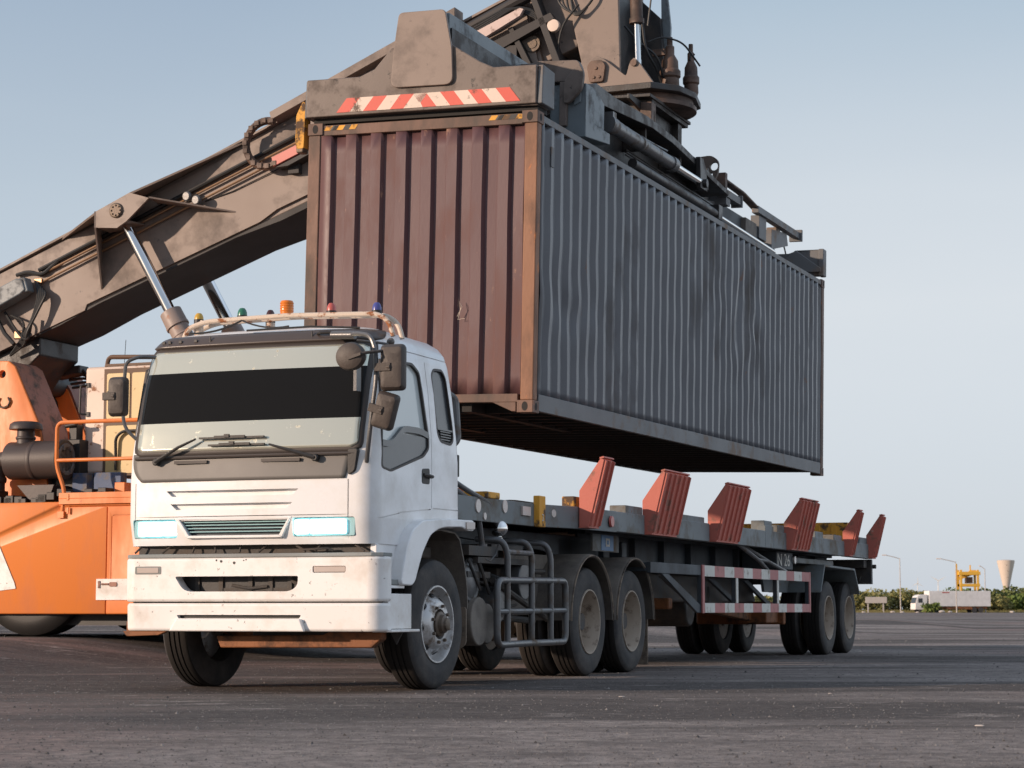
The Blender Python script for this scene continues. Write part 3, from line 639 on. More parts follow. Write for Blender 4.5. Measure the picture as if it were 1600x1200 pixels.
# mirrors of the near side
b=B(); b.tube(bend([(.72,-1.02,2.66),(.86,-1.16,2.655),(1.01,-1.25,2.62),(1.06,-1.26,2.50),(1.06,-1.26,2.28),(1.03,-1.25,2.10),(.99,-1.22,1.86),(.93,-1.13,1.70)],.07),.017,10)
b.tube([(.86,-1.17,2.60),(1.0,-1.10,2.585),(1.05,-1.02,2.58)],.01,8); b.cyl((.60,-1.05,2.665),(.80,-1.07,2.655),.03,.032,12); b.sphere((1.06,-1.0,2.60),.03,8)
b.box(.86,.885,-1.22,-1.14,2.22,2.40)
arm=b.o('mirror_arm',M['tube'],truck)
def mirror(c,w_,h_,rot,tilt=0):
    b=B(); P=rnd([(-w_/2,-h_/2),(w_/2,-h_/2),(w_/2,h_/2),(-w_/2,h_/2)],.035,4)
    def sc(k): return [(x*k,z*k) for x,z in P]
    rs=[]
    for y,k in ((.03,.97),(.0,1.0),(-.02,.97),(-.045,.85),(-.055,.6)): rs.append([(x,y,z) for x,z in sc(k)])
    b.rings(rs); b.tube([(-w_/2-.01,-.03,0),(0,-.055,.0)],.02,8); b.box(-w_/2-.03,0,-.065,-.03,-.03,.03)
    o=b.o('mirror',M['mirror'],truck,bev=.004); o.location=o.location+Vector(c); o.rotation_euler=(tilt,rot,.05); return o
mirror((1.195,-1.25,2.375),.19,.345,0); mirror((1.135,-1.25,2.06),.17,.275,R(17),.1)
b=B(); rs=[]
for y,k in ((.03,.96),(.0,1.),(-.025,.9),(-.04,.6),(-.045,.25)): rs.append([(k*.118*math.cos(q)*(1.05 if math.cos(q)<0 else .95),y,k*.105*math.sin(q)) for q in [2*math.pi*i/24 for i in range(24)]])
b.rings(rs); b.tube([(.06,-.045,.0),(.13,-.02,.02),(.21,.08,.04)],.012,8); b.prism([(0,-.03),(.10,.0),(.10,.02),(.02,-.0)],'y',-.055,-.03)
o=b.o('round_mirror',M['mirror'],truck); o.location=o.location+Vector((.915,-1.38,2.455))
# mirror of the far side
b=B(); b.tube(bend([(-.93,-.93,2.57),(-1.05,-1.05,2.575),(-1.145,-1.1,2.53),(-1.16,-1.1,2.30),(-1.16,-1.1,2.08),(-1.13,-1.1,2.0),(-1.03,-1.06,1.90)],.05),.014,8); b.box(-1.21,-1.14,-1.125,-1.07,2.23,2.29); b.o('mirror_arm',M['tube'],truck)
o=mirror((-1.205,-1.1,2.26),.155,.31,0)
# roof rack with its lamps
b=B()
for y,dz in ((-.72,0),(-.55,.01)):
    b.tube(bend([(-.86,y,2.72),(-.82,y,2.82),(-.66,y,2.868+dz),(.05,y,2.882+dz),(.82,y,2.858+dz),(.92,y,2.80),(.955,y,2.68)],.09),.02,10)
b.tube([(-.7,-.72,2.87),(-.7,-.55,2.88)],.014,8); b.tube([(.6,-.72,2.87),(.6,-.55,2.88)],.014,8)
rack=b.o('roof_rack',M['rack'],truck)
def beacon(x,y,z,r,h,mat,foot=None,name='roof_lamp'):
    b=B(); b.mi=1; b.lathe([(0,-.02),(r*1.08,-.02),(r*1.08,.012),(r*.9,.012)],(x,y,z),(0,0,1),20); b.mi=0
    b.lathe([(r,.012),(r*.98,h*.45),(r*.8,h*.75),(r*.5,h*.95),(0,h)],(x,y,z),(0,0,1),20)
    if foot: b.mi=2; b.cyl((x,y,z-foot),(x,y,z-.015),r*1.05,r*1.05,16)
    return b.o(name,[M[mat],M['black'],M['rack']],truck)
beacon(-.755,-.66,2.885,.036,.065,'yellow_l',.16); beacon(-.38,-.64,2.90,.038,.075,'green'); beacon(-.205,-.50,2.885,.036,.085,'darklens',.09)
beacon(.395,-.64,2.90,.036,.075,'red'); beacon(.78,-.64,2.885,.036,.075,'blue')
b=B(); b.mi=1; b.cyl((.01,-.64,2.885),(.01,-.64,2.905),.062,.058,20); b.mi=0; b.lathe([(.05,2.905),(.052,2.93),(.05,3.0),(.044,3.01),(0,3.012)],(.01,-.64,0),(0,0,1),24)
for k in range(4): b.lathe([(.0525,2.925+.02*k),(.054,2.93+.02*k),(.0525,2.935+.02*k)],(.01,-.64,0),(0,0,1),24)
b.o('rotating_beacon',[M['amber'],M['bumper']],truck)
b=B(); b.tube(sag((-.75,-.80,2.77),(-.33,-.74,2.86),.03),.008,6); b.tube(sag((-.33,-.74,2.86),(.1,-.78,2.79),.03),.007,6); b.tube([(-.2,-.9,2.755),(.35,-.9,2.76),(.75,-.88,2.735)],.008,6); b.o('lamp_cable',M['hose'],truck)
# chassis and running gear
b=B()
for x in (-.42,.42): b.box(x-.045,x+.045,-.95,5.75,.80,1.02)
for y in (.9,2.3,3.3,4.6,5.7): b.box(-.4,.4,y-.06,y+.06,.83,.99)
b.o('chassis_frame',M['chassis'],truck,bev=.008)
b=B(); b.box(-.36,.36,-.90,.75,.50,1.12); b.box(-.28,.28,-.6,.5,.38,.55); b.cyl((-.2,.9,.72),(-.2,2.2,.72),.2); b.box(-.8,.8,-.55,.4,1.02,1.12); b.o('engine_block',M['chassis'],truck,bev=.02)
b=B(); b.tube([(-.85,0,.50),(-.6,0,.43),(.6,0,.43),(.85,0,.50)],.07,10); b.o('front_axle',M['axle'],truck)
for y in (3.646,4.93): b=B(); b.tube([(-.95,y,.505),(-.3,y,.505),(-.18,y,.52),(.18,y,.52),(.3,y,.505),(.95,y,.505)],[.08,.09,.2,.2,.09,.08],14); b.o('rear_axle',M['chassis'],truck)
b=B()
for x in (-.62,.62): b.tube([(x,3.2,.70),(x,4.28,.56),(x,5.4,.70)],.05,8)
b.o('leaf_spring',M['chassis'],truck)
wheel(truck,1.03,0,side=1,kind='steer',steer=-R(2)); wheel(truck,-1.14,0,side=-1,kind='steer',steer=-R(2))
for y in (3.646,4.93):
    for sg in (1,-1):
        wheel(truck,1.03*sg,y,side=sg); wheel(truck,.72*sg,y,side=sg)
# clutter behind the cab
b=B(); b.box(.35,.98,.75,1.40,1.06,1.14); b.box(.45,.98,.95,2.30,1.0,1.05); b.box(.5,.95,.8,1.3,.88,.93); b.box(.55,.9,1.45,2.2,1.12,1.17)
for i in range(16):
    y=.75+random.random()*1.7; z=.62+random.random()*.42; x=.55+random.random()*.35
    b.box(x-.05,x+.05,y-.06,y+.08,z-.03,z+.03)
b.tube([(.9,.7,.78),(.92,1.6,.55),(.92,2.4,.52)],.03,8); b.tube([(.95,1.35,.86),(.97,2.1,.66),(.95,2.7,.53)],.028,8)
for k in range(5): b.tube(sag((.7+.04*k,.8,1.0-.03*k),(.8,2.3,.9-.06*k),.10),.012,6)
b.tube([(.95,.8,1.03),(.96,1.05,.78)],.012,6); b.tube([(.97,1.0,1.0),(.98,1.2,.75)],.016,6)
b.o('brake_pipework',M['chassis'],truck)
b=B(); b.cyl((.55,2.05,.86),(.98,2.05,.86),.16); b.lathe([(.165,0),(.165,.02)],(.7,2.05,.86)); b.cyl((.5,1.52,.66),(.95,1.52,.66),.15,.15); b.o('air_tank',M['tube'],truck,bev=.01)
b=B(); b.lathe([(0,0),(.17,0),(.185,.02),(.175,.035),(.15,.03),(.12,.045),(.05,.05),(0,.05)],(.90,.92,.86),(1,0,0),36); b.cyl((.6,.92,.86),(.9,.92,.86),.1); b.o('brake_chamber_disc',M['tube'],truck)
b=B(); b.cyl((.55,1.0,.52),(.98,1.0,.52),.20,.20,28); b.cyl((.55,1.25,.50),(.95,1.25,.50),.17); b.o('dusty_air_tank',M['mud'],truck,bev=.015)
b=B(); b.tube(bend([(.86,.40,1.73),(.95,.72,1.60),(.95,1.30,1.50),(.95,1.48,1.30)],.16),.022,10); b.tube(bend([(.82,.40,1.69),(.93,.62,1.575),(.93,1.05,1.47),(.93,1.17,1.14)],.12),.025,10); b.cyl((.93,1.17,1.06),(.93,1.17,1.16),.04); b.o('bent_pipe',M['tube'],truck)
b=B(); b.sphere((.95,1.50,1.30),.075,14); b.lathe([(.03,-.12),(.03,-.08),(.022,-.07),(.022,-.05)],(.95,1.50,1.30),(0,0,1),16); o=b.o('polished_ball_tap',M['chrome'],truck)
b=B(); b.tube([(.97,1.47,1.22),(.98,1.35,1.08),(.98,1.22,1.02),(.98,1.12,1.035)],.006,6); b.o('thin_cable',M['tube'],truck)
# tube cage
b=B(); X=1.05; r=.02
b.tube(bend([(X,1.9,.33),(X,2.89,.33),(X,2.89,.875),(X,1.20,.86),(X,1.20,.325),(X,1.92,.33)],.09),.030,12)
b.tube([(X,1.23,.60),(X,2.89,.61)],.025,10)
for y,yt in ((1.44,1.40),(2.02,1.95),(2.50,2.45)):
    b.tube(bend([(X,y,.33),(X,y,1.09),(X-.03,y-.04,1.20),(X-.25,y-.1,1.21)],.12),.027,12)
b.tube([(X,1.44,1.10),(X,2.02,1.10)],.024,10)
b.tube([(X,1.5,.84),(X-.3,1.5,.95)],.018,8); b.o('side_guard_cage',M['tube'],truck)
# rear mud guards
b=B(); b.box(.70,.73,2.30,5.30,.57,1.12); b.o('guard_panel',M['mud'],truck,bev=.004)
b=B(); b.tube([(.74,2.36,.96),(.80,3.0,.96)],.025,8); b.box(.74,.78,2.62,2.70,.80,.97); b.box(.74,.78,4.22,4.30,.80,.97); b.o('guard_bracket',M['chassis'],truck)
for yc in (3.58,4.90):
    for sg in (1,-1):
        b=B(); rs=[]; ra=.615
        prof=[(yc-ra,.55)]+[(yc-ra*math.cos(q),.52+ra*math.sin(q)) for q in [math.pi*i/24 for i in range(25)]]+[(yc+ra,.55)]
        for y,z in prof:
            n=Vector((0,y-yc,max(0,z-.52))); n=n.normalized() if n.length>.01 else Vector((0,1,0))
            p=Vector((0,y,z)); X0,X1=(.72,1.075)
            e=[(X0,p+n*.0),(X1-.02,p),(X1,p-n*.012),(X1+.004,p-n*.024),(X1-.006,p-n*.03),(X1-.025,p-n*.014),(X0,p-n*.012)]
            rs.append([(sg*x,q.y,q.z) for x,q in e])
        b.rings(rs); mg=b.o('wheel_mudguard',M['mud'],truck,ang=50)
        b=B(); b.tube([(sg*1.078,y-(y-yc)*.02,.52+(z-.52)*.975) for y,z in prof],.009,6); b.o('guard_lip',M['flap'],mg)
for sg in (1,-1):
    b=B(); b.prism([(sg*.75,.62),(sg*1.0,.62),(sg*1.0,.06),(sg*.75,.06)],'y',5.52,5.535); b.o('mud_flap',M['flap'],truck)
b=B(); b.lathe([(.1,1.03),(.42,1.05),(.45,1.08),(.45,1.12),(.2,1.13)],(0,4.3,0),(0,0,1),32); b.o('fifth_wheel',M['grease'],truck)

# ---------------------------------------------------------------- container trailer (same axes as the truck, 9 m further back)
TS=Vector((-1.534,17.15,0))+Matrix.Rotation(-R(21),3,'Z')@Vector((0,9,0))
trl=thing('container_trailer','empty grey skeletal container trailer with red flared guides along its side','trailer',TS,-R(21),shift=Vector((0,-9,0)))
b=B()
for x in (-.56,.56):
    b.box(x-.09,x+.09,4.6,15.7,1.365,1.395); b.box(x-.012,x+.012,4.6,15.7,1.08,1.365); b.box(x-.09,x+.09,4.6,15.7,1.05,1.08)
    y=5.2
    while y<15.6: b.box(min(x,x+.08*(1 if x>0 else -1)),max(x,x+.08*(1 if x>0 else -1)),y-.006,y+.006,1.08,1.365); y+=1.05
for y in (5.2,7.1,8.9,10.7,12.5,14.2,15.6): b.box(-.55,.55,y-.05,y+.05,1.10,1.34)
b.o('main_frame',M['dark'],trl)
b=B()
for sg in (1,-1):
    x0,x1=(.40,.62) if sg>0 else (-.62,-.40)
    b.prism([(.55,1.33),(4.62,1.33),(4.9,1.30),(5.2,1.06),(4.6,1.06),(3.4,1.17),(.9,1.24),(.55,1.27)],'x',x0,x1)
b.box(-.6,.6,.55,5.0,1.17,1.26); b.box(-.62,.62,3.9,5.1,1.06,1.30)
b.o('gooseneck',M['dark'],trl,bev=.01)
# deck outer beams
b=B(); b.prism([(x,y) for y,x in [(.55,-.95),(.55,.95),(2.30,1.0),(2.9,1.16),(3.9,1.21),(3.9,1.17),(2.95,1.12),(2.32,.95),(.60,.90),(.60,-.90),(2.32,-.95),(2.95,-1.12),(3.9,-1.17),(3.9,-1.21),(2.9,-1.16),(2.30,-1.0)]],'z',1.345,1.545)
dk=b.o('front_deck_beam',M['deck'],trl,bev=.006)
b=B(); b.prism([(-.90,.6),(.90,.6),(.94,2.3),(1.09,3.0),(1.09,15.7),(-1.09,15.7),(-1.09,3.0),(-.94,2.3)],'z',1.398,1.404); b.o('deck_shade_plate',M['chassis'],trl)  # plate added to block the sun and keep the frame below dark
for y,z,r in ((.98,1.47,.055),(1.55,1.49,.055),(1.12,1.39,.03)):
    b=B(); xo=lerp(.95,1.0,(y-.55)/1.75)+.004; b.cyl((xo-.02,y,z),(xo+.006,y,z),r,r,24); b.o('round_plate',M['clear'],dk)
b=B(); b.box(.985,1.008,1.92,2.12,1.43,1.51); b.o('rating_plate',M['clear'],dk,bev=.003)
b=B(); b.box(.99,1.05,2.22,2.38,1.34,1.615); yp=b.o('yellow_corner_post',M['yellow'],trl,bev=.008); lab(yp,'worn yellow corner post of the trailer deck')
b=B(); b.box(.3,.98,1.15,1.45,1.545,1.60); b.o('twist_lock_bolster',M['yellow'],trl,bev=.01)
b=B(); b.box(1.02,1.14,2.88,3.16,1.39,1.64); b.o('twist_lock_bolster',M['yellow'],trl,bev=.01)
b=B(); b.lathe([(.0,.03),(.035,.03),(.042,.01),(.042,0)],(1.04,2.55,1.47),(1,-.25,0),20); b.o('round_reflector',M['clear'],trl)
b=B(); b.lathe([(.0,.02),(.05,.02),(.055,.0)],(1.21,3.72,1.44),(1,0,0),20); b.o('round_reflector',M['red'],trl)
b=B()
for y0,y1,z1 in ((3.9,4.8,1.545),(4.98,7.15,1.55),(7.3,9.6,1.555),(9.6,10.0,1.62),(10.0,12.2,1.56),(12.2,14.0,1.56),(14.2,15.9,1.56)):
    for sg in (1,-1): b.box(*((1.10,1.205) if sg>0 else (-1.205,-1.10)),y0+.004,y1-.004,1.352,z1)
for y in (3.95,6.0,7.2,8.5,9.8,11.3,12.6,13.9,15.8): b.box(-1.09,1.09,y-.07,y+.07,1.40,1.535)
b.o('side_deck_beam',M['deck'],trl,bev=.008)
for y0,y1,zt in ((4.25,4.78,1.62),(6.1,7.0,1.61),(9.62,9.98,1.68),(10.25,10.6,1.65),(8.2,8.45,1.66),(12.3,12.75,1.64),(13.4,13.9,1.63),(15.1,15.6,1.65)):
    b=B(); b.box(1.02,1.19,y0,y1,1.54,zt); b.o('stop_block',M['deck'],trl,bev=.01)
def guide(y,wd,z0=1.365):
    P=[(1.175,z0),(1.175,1.69),(1.385,1.985),(1.415,1.965),(1.265,z0)]
    b=B(); b.prism(P,'y',y,y+.018); b.prism(P,'y',y+wd-.018,y+wd)
    b.mi=1; b.prism([(1.255,z0),(1.268,z0),(1.416,1.97),(1.40,1.972)],'y',y+.018,y+wd-.018)
    n=max(2,round(wd/.19))
    for i in range(n+1):
        yc=y+.02+(wd-.04)*i/n; b.prism([(1.262,z0+.0),(1.292,z0+.015),(1.436,1.955),(1.41,1.972)],'y',yc-.009,yc+.009)
    b.mi=0; b.prism([(1.375,1.972),(1.42,1.985),(1.41,2.0),(1.372,1.99)],'y',y-.004,y+wd+.004)
    b.box(1.17,1.27,y-.004,y+wd+.004,z0-.012,z0)
    return b.o('flared_guide',[M['guide'],M['guide']],trl,bev=.003)
for y,wd in ((2.92,.28),(4.82,.86),(7.18,.92),(10.64,.90),(14.03,.24),(15.62,.22)): guide(y,wd)
# striped side guard
b=B(); X=1.15
for y in (7.06,8.47,10.4,12.1): b.box(X-.06,X-.012,y-.03,y+.03,.59,1.09)
b.box(X-.06,X-.012,5.2,7.04,.985,1.095); b.box(.6,X-.06,5.2,5.28,1.0,1.09)
b.prism([(5.55,1.0),(5.85,.985),(7.06,.66),(7.06,.58),(6.9,.585)],'x',X-.055,X-.02)
for y in (7.1,9.0,10.6): b.prism([(y,.98),(y+.25,.98),(y+1.7,.62),(y+1.45,.62)],'x',.62,.66)
for y in (7.06,8.47,10.4,12.1): b.box(.56,X-.06,y-.025,y+.025,1.02,1.08)
b.o('side_guard_frame',M['dark'],trl,bev=.006)
for z0,z1 in ((.977,1.096),(.583,.688)):
    b=B(); n=12; y0,y1=7.12,12.08
    ys_=[y0+ (y1-y0)*i/n for i in range(n+1)]
    for i in range(n):
        b.mi=i%2; b.box(X-.012,X,ys_[i],ys_[i+1],z0,z1)
    b.mi=0; bb=b.o('striped_guard_rail',[M['stripe_w'],M['stripe_r']],trl)
b=B(); b.box(X-.012,X+.004,7.03,7.118,.578,1.10); b.box(X-.012,X+.002,12.082,12.15,.578,1.10); b.o('guard_end_post',M['stripe_r'],trl,bev=.002)
b=B(); b.box(X-.01,X,8.44,8.53,.69,.975); b.box(X-.01,X,10.37,10.45,.69,.975); b.o('white_guard_post',M['stripe_w'],trl,bev=.002)
b=B(); b.tube([(1.13,8.55,1.38),(1.12,9.6,1.20),(1.05,10.3,1.09)],.025,8); b.tube([(1.05,9.1,1.37),(1.1,10.1,1.20),(1.1,11.0,1.09)],.025,8); b.tube([(1.12,9.55,1.21),(1.1,10.1,1.20)],.02,8); b.o('stay_tubes',M['tube'],trl)
# fenders, axles, wheels
b=B()
for sg in (1,-1):
    pr=[(12.70,.84),(12.74,.86),(12.98,1.185),(14.85,1.165),(15.18,.83),(15.21,.84),(14.88,1.195),(12.96,1.215)]
    b.prism(pr,'x',*((.44,1.16) if sg>0 else (-1.16,-.44)))
b.box(.60,1.0,11.4,14.2,1.22,1.29); b.prism([(11.3,1.2),(12.96,1.2),(12.75,.84),(11.5,.84)],'x',.66,.70)
b.o('trailer_fender',M['deck'],trl,bev=.008)
for y in (13.73,15.03):
    for sg in (1,-1): wheel(trl,1.04*sg,y,side=sg); wheel(trl,.71*sg,y,side=sg)
    b=B(); b.tube([(-.95,y,.5),(.95,y,.5)],.085,12); b.box(-.5,.5,y-.09,y+.09,.42,.58); b.o('trailer_axle',M['axle'],trl,bev=.01)
b=B(); b.box(-.50,.7,12.5,12.62,.42,.66); b.box(.25,.62,11.9,12.52,.44,.72); b.prism([(9.4,.62),(12.2,.45),(12.2,.6),(9.4,.8)],'x',.30,.42); b.o('suspension_beam',M['axle'],trl,bev=.02)
b=B(); b.box(-.9,.9,6.6,6.75,.62,.74)
b.o('rust_cross_tube',M['axle'],trl,bev=.02)
b=B(); b.box(-.48,.48,7.0,11.8,.70,1.02); b.cyl((-.1,8.8,.62),(.5,8.8,.62),.2); b.box(.2,.5,9.6,10.2,.6,.9); b.box(-.95,-.3,7.5,10.0,.6,.95); b.o('air_tanks',M['chassis'],trl,bev=.03)
for x in (-.75,.72):
    b=B(); b.box(x-.07,x+.07,5.35,5.5,.28,1.3); b.box(x-.12,x+.12,5.3,5.55,.22,.28); b.o('landing_leg',M['dark'],trl,bev=.01)
# rear end
b=B(); b.box(-.75,.98,15.25,15.5,1.56,1.87)
for i in range(7): b.box(-.7+.24*i,-.62+.24*i,15.235,15.25,1.60,1.84)
yb=b.o('rear_yellow_bolster',M['yellow'],trl,bev=.012); lab(yb,'scratched yellow bolster across the rear of the trailer')
b=B(); b.box(-1.2,1.21,15.78,15.88,.985,1.345); b.box(.3,1.15,15.55,15.78,1.22,1.34)
for x in (.72,.9,1.06): b.tube([(x,15.76,1.10),(x-.02,15.72,1.03),(x+.05,15.72,1.0)],.012,6)
b.o('rear_bumper_plate',M['chassis'],trl,bev=.008)
b=B(); b.cyl((1.22,15.83,1.24),(1.27,15.83,1.24),.03); b.o('rear_side_lamp',M['chassis'],trl)
b=B(); b.cyl((.5,14.4,1.25),(.7,14.4,1.25),.09); b.o('spare_hub',M['chassis'],trl)
b=B(); b.box(.60,1.05,10.75,11.6,1.12,1.34); tb=b.o('tool_box',M['dark'],trl,bev=.008)
def text(s_,size,loc,rot,mat,parent,name='lettering',ext=.002,align='CENTER'):
    c=bpy.data.curves.new(name,'FONT'); c.body=s_; c.size=size; c.extrude=ext; c.align_x=align; c.align_y='CENTER'
    o=bpy.data.objects.new(name,c); COL.objects.link(o); bpy.context.view_layer.update()
    me=bpy.data.meshes.new_from_object(o); bpy.data.objects.remove(o); bpy.data.curves.remove(c)
    me.materials.clear(); me.materials.append(mat); o=bpy.data.objects.new(name,me); COL.objects.link(o); put(o,parent)
    o.location=o.location+Vector(loc); o.rotation_euler=rot; return o
t_=text('N 26',.22,(1.054,11.1,1.23),(R(90),0,R(90)),M['stripe_w'],trl); t_.scale=(1.5,1,1)
b=B(); b.cyl((1.06,11.62,1.25),(1.08,11.62,1.25),.05); b.o('round_reflector',M['clear'],trl)
text('2',.09,(1.053,2.3,1.42),(R(90),0,R(90)),M['stripe_w'],trl)
b=B(); b.box(.88,.90,4.1,4.9,1.18,1.345); b.mi=1; b.box(.90,.905,4.35,4.72,1.19,1.34); b.mi=2; b.box(.905,.907,4.48,4.60,1.23,1.31); b.mi=1; b.box(.907,.909,4.51,4.57,1.25,1.29)
b.o('blue_sign_plate',[M['deck'],paint('blue_sign',(.03,.16,.36),rough=.4,bump=0),M['stripe_w']],trl)

# ---------------------------------------------------------------- the lifted container
CM=Matrix.Translation((-.944,20.539,CAMZ+1.874))@Matrix.Rotation(-YAW,4,'Z')@Matrix.Rotation(R(.475),4,'X')@Matrix.Rotation(R(1.335),4,'Y')
box=thing('shipping_container','forty foot shipping container with maroon end and slate grey side, hanging from the lifting spreader','shipping container',mat=CM)
CW,CL,CH=1.219,12.192,2.896
b=B()
def post(x0,x1,y0,y1): b.box(x0,x1,y0,y1,.118,CH-.118)
for q in ((-CW+.004,-CW+.135,.012,.13),(CW-.135,CW-.004,.012,.13),(-CW+.004,-CW+.1,CL-.15,CL-.008),(CW-.1,CW-.004,CL-.15,CL-.008)):
    b=B(); post(*q); pk=q[0]>0 and q[2]<1; po=b.o('corner_post',M['cpost'] if pk else M['cframe'],box,bev=.012)
    if pk: lab(po,'orange rusted corner post between the maroon end and the slate side')
b=B()
b.box(-CW+.162,CW-.162,.016,.10,CH-.125,CH-.022); fr=b.o('end_header_rail',M['cframe'],box,bev=.006)
b=B(); b.box(-CW+.162,CW-.162,.02,.12,.10,.18)
for s_ in (1,-1):
    b.prism([(s_*(CW-.178),.10),(s_*(CW-.178),.012),(s_*(CW-.22),.012),(s_*(CW-.42),.10)],'y',.02,.11)
b.prism([(-.30,.10),(-.22,.02),(-.12,.02),(-.10,.10)],'y',.03,.12) if False else None
b.o('end_sill_rail',M['cframe'],box,bev=.006)
for s_ in (1,-1):
    X0,X1=(CW-.055,CW-.012) if s_>0 else (-CW+.012,-CW+.055)
    b=B(); b.box(X0,X1,.178,CL-.178,CH-.085,CH-.018); b.o('top_rail',M['crail'],box,bev=.006)
for s_ in (1,-1):
    X0,X1=(CW-.055,CW-.008) if s_>0 else (-CW+.008,-CW+.055)
    b=B(); b.box(X0,X1,.178,CL-.178,.022,.185); b.o('bottom_rail',M['crail'],box,bev=.005)
# corner castings with their oval holes
k=0
for x in (-1,1):
    for y in (0,1):
        for z in (0,1):
            b=B(); x0,x1=(-CW,-CW+.162) if x<0 else (CW-.162,CW); y0,y1=(0,.178) if not y else (CL-.178,CL); z0,z1=(0,.118) if not z else (CH-.118,CH)
            b.box(x0,x1,y0,y1,z0,z1); o=b.o('corner_casting',M['cframe'],box,bev=.006)
            xc,yc,zc=(x0+x1)/2,(y0+y1)/2,(z0+z1)/2
            ov=lambda a,c,ra,rc:[(a+ra*math.cos(q),c+rc*math.sin(q)) for q in [2*math.pi*i/18 for i in range(18)]]
            b=B()
            if not y: b.prism(ov(xc,zc,.030,.044),'y',-.0015,.01)
            else: b.prism(ov(xc,zc,.024,.036),'y',CL-.01,CL+.0015)
            o2=b.o('casting_hole',M['cunder'],o)
            b=B(); b.prism(ov(yc,zc,.030,.036),'x',*((x1-.01,x1+.0015) if x>0 else (x0-.0015,x0+.01))); b.o('casting_hole',M['cunder'],o)
def corr(a0,a1,pitch,depth,flat,slope):
    """corrugation: list of (position, depth)"""
    n=round((a1-a0)/pitch); p=(a1-a0)/n; out=[]
    for i in range(n):
        s=a0+p*i; out+=[(s,0),(s+p*flat,0),(s+p*(flat+slope),depth),(s+p*(1-slope),depth)]
    out.append((a1,0)); return out
# end wall
b=B(); cr=corr(-CW+.14,CW-.14,.272,.044,.40,.085); rows=[]
for j in range(15):
    z=lerp(.17,CH-.115,j/14); rows.append([b.bm.verts.new((x+.006*noise.noise((x*2,z*1.3,1)),.028+d+.006*noise.noise((x*3,z*.9,5)),z)) for x,d in cr])
for A_,C_ in zip(rows,rows[1:]):
    for i in range(len(cr)-1): b.bm.faces.new((A_[i],A_[i+1],C_[i+1],C_[i]))
b.o('end_wall',M['cfront'],box,ang=20,solid=.003)
for s_ in (1,-1):
    b=B(); cr=corr(.16,CL-.16,.278,.042,.25,.20); rows=[]
    for j in range(31):
        z=lerp(.17,CH-.07,j/30); r_=[]
        for y,d in cr:
            dent=math.exp(-((y-7.6+ (z-1.6)*.25)/1.0)**2-((z-1.75)/.65)**2)+.6*math.exp(-((y-1.0)/.8)**2-((z-1.1)/.35)**2)
            amp=.007+.055*dent
            x=CW-.016-d+amp*noise.noise((y*1.7,z*2.6,9))*(1 if .1<j/30<.9 else .2); yy=y+(.010+.085*dent)*noise.noise((y*.9,z*2.2,3))*math.sin(math.pi*j/30)
            r_.append(b.bm.verts.new((s_*x,yy,z)))
        rows.append(r_)
    for A_,C_ in zip(rows,rows[1:]):
        for i in range(len(cr)-1): b.bm.faces.new((A_[i],A_[i+1],C_[i+1],C_[i]))
    b.o('side_wall',M['cside'],box,ang=20,solid=.003)
b=B(); b.box(-CW+.06,CW-.06,.13,CL-.1,CH-.06,CH-.03); b.box(-CW+.1,CW-.1,CL-.10,CL-.03,.15,CH-.1); b.o('roof_panel',M['crail'],box)
b=B(); b.box(-CW+.056,CW-.056,.13,CL-.12,.16,.18)
y=.5
while y<CL-.3: b.box(-CW+.056,CW-.056,y-.03,y+.03,.03,.16); y+=.4
b.box(-.55,-.45,.12,3.0,.02,.16); b.box(.45,.55,.12,3.0,.02,.16); b.o('floor_cross_members',M['cunder'],box)
for x0 in (-CW+.17,CW-.17-.34):
    b=B()
    for i in range(5):
        b.mi=i%2; xa=x0+.068*i; b.prism([(xa,CH-.075),(xa+.068,CH-.075),(xa+.068+.03,CH-.03),(xa+.03,CH-.03)],'y',.013,.02)
    b.o('hazard_tape',[M['yellow'],M['black']],fr)
b=B(); b.box(CW-.02,CW-.008,.42,.50,2.42,2.62); b.o('vent_cover',M['crail'],box,bev=.004)
# chalk marks on the end wall
b=B()
for P in ([(.42,.93),(.47,1.02),(.44,1.08),(.455,1.0),(.43,.90),(.50,.91)],):
    b.tube([(x,.020,z) for x,z in P],.0028,5)
b.o('chalk_marks',M['rack'],box)

# ---------------------------------------------------------------- reach stacker (x along its boom to the picture's right, y away from the camera)
SM=Matrix.Translation((-.944,20.539,0))@Matrix.Rotation(-YAW,4,'Z')
SH=Vector((-6,5.8,.28))
stk=thing('reach_stacker','orange reach stacker holding the container aloft with its brown grey boom and spreader','reach stacker',mat=SM@Matrix.Translation(SH),shift=-SH)
LM=(SM@Matrix.Translation(SH)).inverted()@CM
def spr(b,name,mat,**k):
    """part of the spreader, drawn in the container's axes"""
    o=b.o(name,mat,stk,**k); o.location=(0,0,0); o.matrix_local=LM; return o
